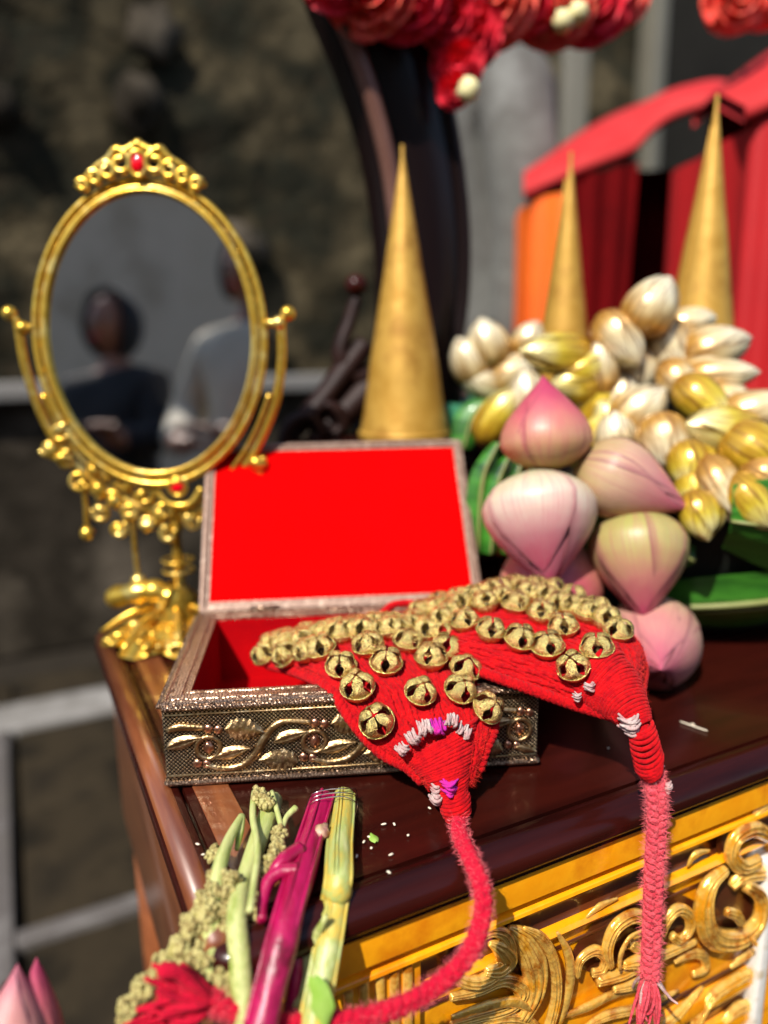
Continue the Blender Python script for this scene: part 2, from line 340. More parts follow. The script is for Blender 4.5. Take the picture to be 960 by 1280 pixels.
m_white = mat('whitewashed_stone_band', (.24, .23, .215), rough=.6, var=[(.18, .17, .155), (.29, .28, .265)], vscale=9, bump=.2, bscale=40)
m_band2 = mat('weathered_grey_band', (.10, .09, .08), rough=.7, var=[(.09, .08, .075), (.17, .16, .15)], vscale=9)
m_ground = mat('brown_earth', (.014, .011, .008), rough=.95, spec=.2, var=[(.022, .017, .011), (.010, .008, .006)], vscale=2)
m_plaster = mat('grey_plaster', (.60, .45, .31), rough=.9, var=[(.66, .50, .36), (.34, .24, .15)], vscale=1.2, bump=.2, bscale=12)
m_post = mat('pale_olive_post_paint', (.11, .10, .075), rough=.6, var=[(.13, .12, .09)], vscale=6)
m_door = mat('charcoal_door_paint', (.010, .009, .007), rough=.8, spec=.1, var=[(.016, .014, .011)], vscale=4)
m_grey = mat('grey_cotton', (.15, .15, .135), rough=.95, spec=.1, var=[(.11, .105, .095), (.19, .19, .175)], vscale=7, bump=.6, bscale=14, bdist=.01, sheen=.2)
m_taupe = mat('taupe_trousers', (.10, .08, .066), rough=.95, spec=.1, var=[(.13, .105, .09)], vscale=7, bump=.5, bscale=14, bdist=.01)
m_skin = mat('brown_skin', (.36, .16, .09), rough=.5, sss=.1, var=[(.32, .14, .08)], vscale=20)
m_blackc = mat('black_cotton', (.012, .012, .014), rough=.9, var=[(.02, .02, .022)], vscale=9, bump=.5, bscale=20, bdist=.01)
m_cream = mat('cream_cotton', (.62, .56, .44), rough=.9, var=[(.54, .48, .37)], vscale=9, bump=.5, bscale=20, bdist=.01)
m_hair = mat('black_hair', (.012, .009, .008), rough=.5)

# ------------------------------------------------------------------ the table's own frame
PSI = R(26.48)
TC = Vector((-.0777, .2572, 0))
EX = Vector((math.cos(PSI), math.sin(PSI), 0)); EY = Vector((-math.sin(PSI), math.cos(PSI), 0))
def T(x, y, z=TZ): return TC + EX * x + EY * y + Vector((0, 0, z))
def front(px, py, yl=-.012):
    P = on_plane(px, py, T(0, yl), EY); return (P - TC).dot(EX), P.z - TZ
FRAME_N = EY

# ================================================================== SETTING
g = M().face([(-60, -60, -.012), (60, -60, -.012), (60, 60, -.012), (-60, 60, -.012)]).obj('ground', m_ground)
tag(g, kind='structure')
WN = EY                                             # everything out here lies parallel to the table
wall_p = Vector((0, 3.0, 0))
def Wd(s, d, z): return wall_p + EX * s + EY * d + Vector((0, 0, z))
P1 = on_z(10, 915, 0); P2 = on_z(60, 1180, 0)
Gx = (P1 - wall_p).dot(EX); Ga = (P1 - wall_p).dot(EY); Gb = (P2 - wall_p).dot(EY)
pav = empty('pavement', (0, 0, 0)); tag(pav, 'dark stone paving slabs crossed by whitewashed bands left of the table', 'pavement', kind='structure')
def slab_mesh(w, d, h=.03):
    return M().box((-w / 2, -d / 2, 0), (w / 2, d / 2, h), .004).mesh('slab', m_slab)
sm = slab_mesh(.375, .375)
k = 0
for i in range(-4, 7):
    for j in range(-3, 6):
        sx = Gx + .21 + i * .383; dy = Gb + .21 + j * .383
        if dy > -.25: continue
        o = inst(sm, 'slab', pav, Matrix.Translation(Wd(sx, dy, -.012 + random.uniform(-.002, .002))) @ Matrix.Rotation(PSI, 4, 'Z'))
def band(a, b, nm='white_band'):
    (s0, d0), (s1, d1) = a, b
    o = M().box((s0, d0, 0.004), (s1, d1, .034), .004).obj(nm, m_white if d1 - d0 > .1 and s1 - s0 > .1 else m_band2, pav)
    o.matrix_local = Matrix.Translation(wall_p) @ Matrix.Rotation(PSI, 4, 'Z')
    return o
band((Gx - 2.2, Ga - .06), (Gx + 3.5, Ga + .10))
band((Gx - .035, Gb - .9), (Gx + .004, Ga - .062))
band((Gx + .006, Gb - .02), (Gx + .9, Gb + .015))
band((Gx + .006, Gb - .37), (Gx + .9, Gb - .352))
# wall behind, with a rougher upper part, a white ledge and a lower plinth
wl = empty('garden_wall', wall_p, PSI); tag(wl, 'dark mossy weathered garden wall with a thin white ledge behind the table', 'wall')
zl = on_plane(200, 482, wall_p, EY).z
rows = []
random.seed(3)
for i in range(41):
    z = zl + .02 + (3.4 - zl) * i / 40; row = []
    for j in range(101):
        s = -4 + 9.5 * j / 100
        q = Vector((s * 1.3, z * 1.5, 3.3)); row.append((s, .0 - .10 * max(0, noise.fractal(q, .9, 2, 4)) - .02 * noise.noise(q * 7), z))
    rows.append(row)
M().grid(rows).obj('rough_face', m_wall, wl)
M().box((-4, -.03, 0), (5.5, .25, zl - .03)).obj('plinth', m_wall_lo, wl, smooth=False)
M().box((-4, -.10, zl - .028), (.62, .25, zl + .026), .006).obj('ledge', m_white, wl)
M().box((-4, .17, zl + .03), (5.5, .25, 3.4)).obj('wall_core', m_wall, wl, smooth=False)
# loose stones and dry twigs caught in the rough face
for k in range(26):
    s = random.uniform(-3.0, .4); z = random.uniform(1.0, 2.6); r = random.uniform(.03, .09)
    M().sphere((s, -.06, z), r, 10, 7, (random.uniform(.8, 1.6), .6, random.uniform(.6, 1.3)), nz=.6).obj('stone', m_wall_lo, wl)
# dark door and pale post at the right
dr = empty('dark_door', Wd(1.78, -.13, 0), PSI); tag(dr, 'charcoal panelled door in the wall behind the red canopies', 'door')
M().box((-.55, -.03, 0), (.75, .03, 2.6), .01).obj('door_panel', m_door, dr)
M().box((-.62, -.05, 0), (-.56, .05, 2.66), .006).obj('door_frame', m_post, dr)
pp = on_y(715, 130, 2.6)
pst = M().box((-.042, -.042, 0), (.042, .042, 2.9), .008).obj('pale_post', m_post); pst.location = (pp.x, pp.y, 0)
tag(pst, 'pale olive upright post rising behind the grey shirted person', 'post')
# plastered house wall behind the photographer: seen only in the mirrors
hw = empty('house_wall', (0, -3.4, 0), 0); tag(hw, 'grey plastered house wall reflected in the oval mirror', 'wall')
M().box((-7, -.2, 0), (6, 0, 2.7)).obj('plaster_face', m_plaster, hw, smooth=False)
M().box((-7, -.22, 2.71), (6, .08, 2.80), .01).obj('coping', m_post, hw)

# ================================================================== THE DRESSING TABLE
tb = empty('dressing_table', T(0, 0, 0), PSI)
tag(tb, 'dark mahogany dressing table with amber gold carved front under the jewellery box', 'table')
XE, YE = 1.15, .376
def ring_sweep(prof, x0, y0, x1, y1, z0=TZ):
    rows = []
    for d, z in prof:
        # subdivided corners: slightly rounded
        rr = []; c = .006 + max(d, 0) * .6
        for (cx, cy, a0) in ((x0, y0, 180), (x1, y0, 270), (x1, y1, 0), (x0, y1, 90)):
            sx = -1 if cx == x0 else 1; sy = -1 if cy == y0 else 1
            for a in (0, 22.5, 45, 67.5, 90):
                t = R(a0 + a); rr.append((cx + sx * (d - c) + c * math.cos(t), cy + sy * (d - c) + c * math.sin(t), z0 + z))
        rows.append(rr)
    return rows
x0, y0 = .019, .0
panel = M().box((x0 - .001, y0 - .001, TZ - .018), (XE - .019, YE - .019, TZ), 0).obj('table_top', m_mahog, tb, smooth=False)
prof = [(.0011, -.016), (.0011, -.0026), (.0024, -.0028), (.0028, -.0004), (.0040, .0004), (.0090, .0002), (.0110, -.0006), (.0118, -.0022), (.0140, -.0028), (.0168, -.0046), (.0184, -.0080), (.0188, -.0110), (.0180, -.0132), (.0164, -.0140), (.0150, -.0142), (.0150, -.018)]
M().grid(ring_sweep(prof, x0, y0, XE - .019, YE - .019), cv=True, flip=False).obj('edge_moulding', m_mahog, tb, sharp=50)
o = M()
gl = [(0.0215, .02, TZ + .0006)]
# sunlight on the left border put into colour: lighter brown strip and bead
M().box((.0225, .0015, TZ + .0003), (.040, YE - .022, TZ + .0011), .0004).obj('sunlit_strip', m_brown, tb)
M().tube([(.0085, -.008, TZ - .0052), (.0085, YE * .5, TZ - .0052), (.0085, YE - .012, TZ - .0052)], .0068, 14).obj('sunlit_side_bead', m_brown, tb)
# front apron: stacked mouldings, all running along x
def along(prof, nm, m, xa=.012, xb=XE - .012, sharp=40):
    rows = [[(xa, y, TZ + z), (xb, y, TZ + z)] for y, z in prof]
    return M().grid(rows, flip=True).obj(nm, m, tb, sharp=sharp)
along([(-.0135, -.0150), (-.0140, -.0170), (-.0140, -.0345), (-.0128, -.0352), (-.006, -.0352)], 'fascia', m_orange)
along([(-.006, -.0354), (-.006, -.0375), (-.0075, -.0390)], 'recess', m_groove)
along([(-.0076, -.0390), (-.0105, -.0395), (-.0130, -.0410), (-.0135, -.0425), (-.0120, -.0440), (-.0090, -.0448)], 'bead_moulding', m_orange)
along([(-.0088, -.0450), (-.0060, -.0475), (-.0048, -.0530), (-.0052, -.0580), (-.0068, -.0610)], 'cove', m_groove)
along([(-.0066, -.0612), (-.0105, -.0618), (-.0118, -.0640), (-.0105, -.0665), (-.0080, -.0672)], 'lower_bead', m_orange)
along([(-.0070, -.0674), (-.0070, -.30)], 'carved_panel', m_orange)
# inner dark line of the panel frame, and the lower rails
for (za, zb) in ((-.0745, -.0775), (-.147, -.1515), (-.170, -.176)):
    along([(-.0076, za), (-.0080, za - .0005), (-.0080, zb + .0005), (-.0076, zb)], 'panel_line', m_groove)
for (za, zb) in ((-.153, -.168), (-.178, -.196)):
    zc = (za + zb) / 2; along([(-.0075, za), (-.0110, za - .002), (-.0130, zc), (-.0110, zb + .002), (-.0075, zb)], 'rail', m_orange)
# left side apron, back, legs
M().box((.010, .010, TZ - .17), (.022, YE - .01, TZ - .0155), .002).obj('side_apron', m_brown, tb)
M().box((.020, YE - .030, TZ - .17), (XE - .02, YE - .018, TZ - .0185), .002).obj('back_apron', m_brown, tb)
M().box((.024, .004, TZ - .30), (XE - .02, YE - .034, TZ - .29), .002).obj('drawer_floor', m_brown, tb)
lp = [(.0, 0), (.016, 0), (.018, .02), (.014, .04), (.022, .12), (.026, .3), (.020, .36), (.024, .40), (.024, .58), (0, .59)]
for (lx, ly) in ((.036, .036), (XE - .04, .036), (.036, YE - .05), (XE - .04, YE - .05)):
    M().lathe(lp, 16, (lx, ly, 0)).obj('leg', m_brown, tb)
# fluted pilaster at the left of the front, white-edged pilaster at the right
for i, (px) in enumerate((437, 457, 477, 495, 512)):
    xl, _ = front(px, 1230)
    M().tube([(xl, -.0088, TZ - .040), (xl, -.0095, TZ - .042), (xl, -.0095, TZ - .27)], [.0014, .0026, .0026], 8).obj('flute', m_carve, tb)
xa, _ = front(425, 1200); xb, _ = front(522, 1200)
M().box((xa - .002, -.0100, TZ - .28), (xb + .003, -.0066, TZ - .0375), .001).obj('pilaster', m_orange, tb)
xq, _ = front(945, 1200)
M().box((xq - .002, -.0160, TZ - .29), (xq + .008, -.0060, TZ - .075), .0025).obj('pilaster', m_paint, tb)
M().box((xq + .009, -.0120, TZ - .29), (xq + .10, -.0060, TZ - .070), .002).obj('pilaster', m_orange, tb)
def fl(pts, yl=-.012):      # carving guide points on the front plane
    return [Vector((front(px, py, -.012)[0], yl, TZ + front(px, py, -.012)[1])) for px, py in pts]
def ridge(pts, rad, nm='scroll', m=m_carve, yl=-.010, flat=.6, n=10, arch=0.0):
    P = catmull(fl(pts, yl), 7)
    if arch:
        for i, p in enumerate(P): p.y -= arch * math.sin(PI * i / (len(P) - 1))
    o = M().tube(P, rad, n, flat=flat, up=(0, 1, 0)).obj(nm, m, tb)
    mr_ = max(rad)
    if mr_ > .003:
        for sg in (-1, 0, 1):
            Q = []
            for i, p in enumerate(P):
                t = (P[min(i + 1, len(P) - 1)] - P[max(i - 1, 0)]).normalized(); rr_ = interp(rad, i / (len(P) - 1)); sd = t.cross(Vector((0, 1, 0)))
                Q.append(p + sd * sg * rr_ * .52 + Vector((0, -rr_ * flat * (1.0 if sg == 0 else .84), 0)))
            M().tube(Q, mr_ * .13, 5).obj('carved_vein', m, tb)
    return o
def ground(pts, yl=-.0078):  # flat dark pieces stand in for the shade between the scrolls
    P = catmull(fl(pts, yl), 5, closed=True); return M().face(P).obj('recess_shade', m_groove, tb, smooth=False)
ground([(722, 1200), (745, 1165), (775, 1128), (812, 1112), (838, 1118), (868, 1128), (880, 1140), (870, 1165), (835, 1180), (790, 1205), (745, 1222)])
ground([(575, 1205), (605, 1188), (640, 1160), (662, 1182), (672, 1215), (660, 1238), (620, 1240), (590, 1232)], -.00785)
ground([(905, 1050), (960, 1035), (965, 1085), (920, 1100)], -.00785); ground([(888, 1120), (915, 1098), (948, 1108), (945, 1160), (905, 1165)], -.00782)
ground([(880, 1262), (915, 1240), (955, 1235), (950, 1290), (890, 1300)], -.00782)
# left acanthus scroll (photo 560-715, 1160-1280)
ridge([(560, 1208), (575, 1225), (600, 1228), (625, 1212), (637, 1188), (632, 1170), (615, 1165), (598, 1175), (590, 1190)], [.0012, .003, .0042, .0045, .0042, .0035, .0030, .0028, .0030], yl=-.0115)
ridge([(611, 1178), (625, 1185), (633, 1198), (622, 1210), (606, 1214)], [.001, .0045, .0065, .0055, .002], 'acanthus_leaf', yl=-.012)
ridge([(638, 1162), (655, 1175), (668, 1200), (672, 1225), (668, 1250), (655, 1275)], [.001, .006, .0085, .0075, .006, .004], 'acanthus_leaf', yl=-.010)
ridge([(652, 1157), (675, 1170), (690, 1200), (693, 1240), (682, 1285), (668, 1310)], [.001, .0028, .0032, .0034, .0034, .003], yl=-.0135)
ridge([(697, 1166), (710, 1190), (714, 1220), (708, 1255), (695, 1290)], [.0008, .0026, .0030, .0026, .002], yl=-.0115)
ridge([(565, 1250), (600, 1242), (632, 1228), (655, 1240), (640, 1262), (600, 1275), (565, 1285)], [.002, .003, .004, .005, .004, .003, .002], 'acanthus_leaf')
ridge([(563, 1270), (605, 1256), (640, 1250), (665, 1262)], [.0015, .003, .003, .001], 'acanthus_leaf', yl=-.013)
ridge([(575, 1300), (620, 1278), (660, 1280), (690, 1310)], [.002, .004, .004, .002], 'acanthus_leaf')
# central rosette of three curls (720-870, 1125-1235)
ridge([(722, 1222), (725, 1200), (742, 1188), (756, 1196), (752, 1212), (740, 1216)], [.001, .0028, .0034, .0032, .0030, .0026], 'rosette_curl', yl=-.012)
ridge([(760, 1205), (756, 1180), (766, 1155), (788, 1142), (806, 1150), (808, 1170), (796, 1182), (784, 1176)], [.002, .0038, .0044, .0044, .004, .0036, .0034, .003], 'rosette_curl', yl=-.014)
ridge([(764, 1202), (765, 1182), (776, 1162), (792, 1153)], [.001, .0016, .0016, .001], 'rosette_vein', yl=-.0185)
ridge([(820, 1180), (828, 1150), (842, 1134), (856, 1140), (858, 1158), (846, 1172), (836, 1166)], [.002, .0036, .0040, .0038, .0034, .003, .0026], 'rosette_curl', yl=-.014)
ridge([(745, 1225), (775, 1215), (805, 1200), (840, 1185), (868, 1175)], [.003, .0042, .0040, .0036, .0016], 'rosette_curl', yl=-.013)
ridge([(765, 1235), (790, 1228), (812, 1212)], [.002, .0036, .002], 'rosette_curl', yl=-.013)
# right scroll (870-960, 1040-1180)
ridge([(962, 1045), (940, 1035), (918, 1045), (912, 1068), (926, 1082), (946, 1074)], [.004, .0055, .0055, .005, .005, .0045], yl=-.013)
ridge([(905, 1085), (884, 1105), (877, 1140), (890, 1170), (920, 1172), (945, 1150), (948, 1120), (930, 1105)], [.003, .006, .0075, .0075, .007, .006, .005, .004], yl=-.013)
ridge([(893, 1128), (905, 1132), (912, 1142)], [.0028, .0036, .0028], 'scroll_pip', yl=-.020)
ridge([(925, 1165), (927, 1163)], [.004, .004], 'scroll_pip', yl=-.0205)
ridge([(915, 1110), (930, 1095), (955, 1092)], [.003, .006, .005], yl=-.011)
ridge([(955, 1215), (925, 1225), (890, 1250), (870, 1285)], [.003, .0045, .0045, .004], yl=-.0105)
ridge([(905, 1280), (925, 1262), (948, 1258)], [.003, .005, .004], yl=-.0105)
for pts, rd in (([(735, 1150), (752, 1135), (775, 1125)], [.0008, .0022, .0006]), ([(700, 1275), (735, 1262), (770, 1245), (800, 1240)], [.001, .0028, .0028, .001]),
                ([(728, 1290), (760, 1272), (800, 1262), (850, 1240)], [.0012, .0032, .0030, .001]), ([(845, 1205), (862, 1195), (880, 1196), (884, 1212), (868, 1220)], [.0012, .003, .0034, .003, .002]),
                ([(782, 1188), (800, 1178), (822, 1190), (815, 1204)], [.001, .003, .0034, .002]), ([(862, 1085), (872, 1070), (890, 1065)], [.0008, .0026, .0008]), ([(940, 1030), (952, 1012), (975, 1005)], [.002, .0036, .003]),
                ([(600, 1296), (640, 1290), (675, 1300)], [.001, .0036, .001]), ([(955, 1185), (935, 1195), (915, 1212)], [.001, .0036, .001]), ([(820, 1290), (850, 1268), (880, 1235)], [.002, .0040, .001])):
    ridge(pts, rd, 'acanthus_leaf', yl=-.0105)
ridge([(772, 1200), (790, 1196), (800, 1208)], [.002, .005, .002], 'rosette_heart', yl=-.016)
# continuation of the carving to the right, outside the frame
for k in range(3):
    bx = .47 + k * .22
    P = [Vector((bx + .05 * math.cos(a) * (1 - a / 9), -.011, TZ - .11 + .045 * math.sin(a) * (1 - a / 9))) for a in [i * .4 for i in range(18)]]
    M().tube(P, [.003, .007, .006, .004], 10, flat=.6, up=(0, 1, 0)).obj('scroll', m_carve, tb)

# plinth with small drawers at the back of the table, under the mirror frame
PLZ = .905
plx0 = T(0, 0).x
pc = on_y(487, 548, .70); pl = (pc - TC).dot(EX), (pc - TC).dot(EY)
dp = empty('drawer_plinth', T(pl[0] + .02, pl[1], TZ), PSI)
tag(dp, 'low dark mahogany drawer block behind the open box lid carrying a gold cone', 'drawer block')
hh = pc.z - TZ
M().box((-.11, -.045, 0), (.13, .035, hh - .012), .003).obj('block', m_mahog, dp)
M().box((-.118, -.052, hh - .0115), (.138, .040, hh), .003).obj('top_board', m_mahog, dp)
M().box((-.09, -.050, .03), (.11, -.0455, hh - .03), .002).obj('drawer_front', m_groove, dp)
M().sphere((.01, -.056, hh * .5), .008).obj('knob', m_relief, dp)

# ================================================================== CURVED MIRROR FRAME
fr = empty('curved_mirror_frame', T(pl[0] + .07, pl[1] + .075, TZ), PSI)
tag(fr, 'tall dark glossy mahogany curved mirror frame rising behind the gold cone', 'mirror frame')
FP = T(pl[0] + .07, pl[1] + .075, TZ)
def fpt(px, py, d=0.0): return on_plane(px, py, FP + EY * d, EY)
Lp = [(300, -260), (352, -120), (392, 0), (433, 100), (462, 200), (476, 290), (480, 370), (474, 450), (455, 520), (430, 580)]
Rp = [(400, -260), (470, -120), (518, 0), (552, 100), (572, 200), (581, 290), (580, 370), (571, 450), (575, 520), (600, 580)]
Lc = catmull([fpt(*p) for p in Lp], 6); Rc = catmull([fpt(*p) for p in Rp], 6)
yo = EY
def frame_rows(u0, u1, prof):
    rows = []
    for a, b in zip(Lc, Rc):
        rows.append([a.lerp(b, u0 + (u1 - u0) * s) - yo * d for s, d in prof])
    return rows
pr = [(0, -.02), (0, .006), (.06, .014), (.16, .018), (.24, .012), (.27, .006), (.34, .010), (.6, .020), (.84, .012), (.88, .018), (.95, .018), (1, .010), (1, -.02)]
o = M().grid(frame_rows(0, 1, pr), cv=True, flip=True).obj('frame_arm', m_black, fr, sharp=60); rel(o, fr)
o = M().tube([a.lerp(b, .10) - yo * .017 for a, b in zip(Lc, Rc)], .0085, 8).obj('inner_bead', m_beadw, fr); rel(o, fr)
def dark_scroll(pts, rad, nm='carved_scroll', d=.01):
    o = M().tube(catmull([fpt(px, py, -d) for px, py in pts], 6), rad, 10, flat=.8).obj(nm, m_foot, fr); return rel(o, fr)
dark_scroll([(470, 470), (440, 470), (425, 440), (437, 400), (445, 372)], [.018, .014, .010, .008, .007])
dark_scroll([(360, 548), (385, 520), (410, 490), (432, 460), (455, 430)], [.010, .013, .014, .015, .014])
dark_scroll([(400, 545), (425, 520), (455, 490), (480, 470)], [.014, .018, .022, .022])
dark_scroll([(350, 560), (362, 530), (385, 522), (398, 540), (386, 556)], [.006, .008, .009, .009, .007], d=.025)
dark_scroll([(405, 505), (420, 512), (428, 530), (415, 545)], [.005, .009, .009, .005], d=.03)
o = M().sphere(fpt(445, 357, -.012), .011).obj('finial_ball', m_mahog, fr); rel(o, fr)
o = M().box((-.10, -.03, 0), (.05, .03, .145), .004).obj('foot_block', m_mahog, fr)

# ================================================================== GOLD CONES
def cone(tip_px, y, half_px, ref_py, zbase, label):
    tip = on_y(*tip_px, y); z0 = zbase; h = tip.z - z0
    b = on_y(tip_px[0], ref_py, y); r_ref = half_px / FPX * (b - CAM).dot(_f); r = r_ref * h / (tip.z - b.z)
    t = empty('gold_cone', (tip.x, tip.y, z0), random.uniform(0, 6)); tag(t, label, 'cone', 'gold cones standing behind the flowers and the box')
    rows = []
    for i in range(25):
        s = i / 24; z = h * s; rr = max(r * (1 - s), .0015) * (1 + .025 * noise.noise(Vector((s * 7, r * 90, 2)))); row = []
        for j in range(37):
            a = 2 * PI * j / 36 * 1.02
            kx = (1 + .045 * (j / 36)) * (1 + .012 * noise.noise(Vector((math.cos(a) * 2, math.sin(a) * 2, s * 9 + r * 50)))); row.append((rr * kx * math.cos(a), rr * kx * math.sin(a), z))
        rows.append(row)
    M().grid(rows, flip=True).obj('rolled_sheet', m_cone, t)
    M().lathe([(0, .0006), (r * .98, .0006), (r * 1.03, .002), (r * 1.03, .006), (r * .98, .007)], 36).obj('base_ring', m_cone, t)
    M().tube([(r * 1.035 * (1 - s / 12) + .0006, 0, h * s / 12) for s in range(12)], .0009, 6).obj('seam', m_cone, t)
    return t
cone((503, 181), .70, 55, 545, pc.z + .001, 'gold foil cone standing alone right behind the open red box lid')
cone((714, 190), .76, 27, 412, TZ + .12, 'slimmer blurred gold cone in front of the orange side of the red canopy')
cone((897, 118), .70, 37, 400, TZ + .12, 'tallest gold cone behind the bud heap before the dark canopy opening')

# ================================================================== OVAL TABLE MIRROR
mb = on_z(222, 795, TZ)
mir = empty('oval_table_mirror', mb, 0)
tag(mir, 'gilt oval table mirror on a yoke stand with red stones and hanging drops', 'mirror')
MY = mb.y
def mp_(px, py, d=0.0): return on_y(px, py, MY + d) - mb
MT = .09
# the swinging glass leans back a little; build it flat in x,z then rotate about its pivots
pivL, pivR = mp_(36, 410), mp_(342, 404); piv = (pivL + pivR) / 2
top = mp_(183, 222); bot = mp_(213, 606)
cen = (top + bot) / 2; ax = (top - bot).normalized(); sx_ = Vector((ax.z, 0, -ax.x)); hh_ = (top - bot).length / 2; ww_ = (mp_(338, 405) - mp_(38, 405)).length / 2 * .955; cen.x -= .0065; cen.z += .002
ROTT = Matrix.Rotation(-MT, 3, 'X')       # lean back
def el(a, k=1.0, d=0.0, kk=None):
    kk = kk if kk is not None else k
    p = sx_ * (ww_ * k * math.cos(a)) + ax * (hh_ * kk * math.sin(a)) + Vector((0, -d, 0))
    return cen + ROTT @ p
N = 72
ring = [el(2 * PI * i / N) for i in range(N + 1)]
M().tube(ring, .0029, 8, cap=False).obj('outer_ring', m_gold, mir)
M().tube([el(2 * PI * i / N, .93, .001, .945) for i in range(N + 1)], .0024, 8, cap=False).obj('inner_ring', m_gold, mir)
M().tube([el(2 * PI * i / N, .905, .003, .924) for i in range(N + 1)], .0014, 8, cap=False).obj('glass_bezel', m_gold, mir)
M().face([el(2 * PI * i / N, .925, .0, .942) for i in range(N)]).obj('mirror_glass', m_glass, mir, smooth=False)
M().face([el(-2 * PI * i / N, .93, -.004, .945) for i in range(N)]).obj('back_plate', m_gold, mir, smooth=False)
for i in range(36):
    a = 2 * PI * i / 36; M().tube([el(a, 1.0, .0, 1.0), el(a + .06, .965, -.001, .972), el(a + .02, .935, .0, .95)], .0011, 5).obj('ring_scroll', m_gold, mir)
def curl(c, r, turns=1.2, a0=0, sgn=1, rad=.0022, d=0.004, squash=1.0):
    P = [c + ROTT @ Vector((r * (1 - .6 * t) * math.cos(a0 + sgn * 2 * PI * turns * t), -d, squash * r * (1 - .6 * t) * math.sin(a0 + sgn * 2 * PI * turns * t))) for t in [i / 22 for i in range(23)]]
    return P
def gem(pt, r, sq=(1, .5, 1.3)):
    M().sphere(pt, r, 14, 8, sq).obj('red_stone', m_gem, mir)
    M().tube([pt + Vector((r * 1.25 * math.cos(a), -.001, r * 1.25 * sq[2] * math.sin(a))) for a in [2 * PI * i / 16 for i in range(17)]], .0016, 6, cap=False).obj('stone_setting', m_gold, mir)
crown = el(PI / 2, 1.0, .002, 1.0) + Vector((0, 0, .0085))
gem(crown + Vector((0, -.004, 0)), .0052)
for s in (-1, 1):
    for (dx, dz, r, a0) in ((.0125, .001, .0078, 0), (.0225, -.004, .0062, .5), (.032, -.0085, .0052, .9), (.041, -.0135, .0044, 1.2)):
        c = crown + Vector((s * dx, 0, dz * 1.0 - .001 - .000 * dx)); M().tube(curl(c, r, 1.1, PI / 2 - s * a0, s), .0024, 6).obj('crown_scroll', m_gold, mir)
    M().tube(catmull([crown + Vector((s * .002, -.001, .013)), crown + Vector((s * .010, -.001, .009)), crown + Vector((s * .016, -.001, .010)), crown + Vector((s * .022, -.001, .004)), crown + Vector((s * .032, -.001, -.002)), crown + Vector((s * .047, -.001, -.015))], 5), [.003, .0035, .0028, .002], 6).obj('crown_edge', m_gold, mir)
M().sphere(crown + Vector((0, 0, .0135)), .0042).obj('crown_bead', m_gold, mir)
# pivots
for p, s in ((pivL, -1), (pivR, 1)):
    e = el(0 if s > 0 else PI)
    M().tube([p + Vector((s * .006, 0, 0)), Vector((e.x, e.y, p.z))], .0032, 8).obj('pivot', m_gold, mir)
    M().sphere(p + Vector((s * .004, -.001, 0)), .0052).obj('pivot_knob', m_gold, mir)
# yoke arms down to the stem
yl_ = [(12, 392), (22, 405), (30, 450), (45, 500), (68, 548), (105, 592), (150, 622), (195, 640), (225, 645)]
yr_ = [(360, 392), (352, 405), (352, 450), (345, 500), (328, 545), (305, 585), (275, 622), (250, 640), (225, 645)]
for Y in (yl_, yr_):
    M().tube(catmull([mp_(px, py) for px, py in Y], 5), [.0030, .0036, .0038, .0042, .0048], 8).obj('yoke_arm', m_gold, mir)
    M().sphere(mp_(*Y[0]), .0058).obj('arm_finial', m_gold, mir)
    M().tube(catmull([mp_(px + (8 if Y is yl_ else -8), py - 8, -.004) for px, py in Y[3:]], 5), .0018, 6).obj('yoke_bead_line', m_gold, mir)
random.seed(11)
orn = [(62, 560), (84, 575), (100, 600), (122, 612), (128, 640), (142, 625), (160, 600), (165, 640), (182, 618), (186, 655), (205, 640), (240, 650), (262, 632), (196, 600), (140, 590), (300, 610), (322, 580), (120, 585), (76, 540), (150, 660), (210, 665)]
for (px, py) in orn:
    c = mp_(px, py, -.004)
    M().tube(curl(c, random.uniform(.005, .008), 1.0, random.uniform(0, 6), random.choice((-1, 1)), d=random.uniform(0, .004)), .0024, 6).obj('leaf_scroll', m_gold, mir)
    M().sphere(c + Vector((random.uniform(-.003, .003), -.004, random.uniform(-.003, .003))), random.uniform(.004, .0062), 9, 6, (1.2, .5, .8), Matrix.Rotation(random.uniform(0, 3), 3, 'Y'), .5).obj('leaf_boss', m_gold, mir)
gem(mp_(222, 608, -.010), .0055, (1, .5, 1))
M().tube(catmull([mp_(195, 612, -.006), mp_(208, 628, -.008), mp_(224, 632, -.008), mp_(240, 628, -.008), mp_(252, 610, -.006)], 5), .003, 6).obj('stone_cradle', m_gold, mir)
for (pts, r) in (([(104, 598), (107, 630), (109, 662)], .0055), ([(166, 650), (169, 690), (173, 722)], .006), ([(325, 580), (327, 620), (327, 650)], .0055)):
    P = [mp_(px, py, -.005) for px, py in pts]
    M().tube(catmull(P, 10), lambda t: .0021 + .0007 * math.sin(t * 60), 8).obj('drop_chain', m_gold, mir)
    M().sphere(P[-1] + Vector((0, 0, -.003)), r, nz=.3).obj('drop_ball', m_gold, mir)
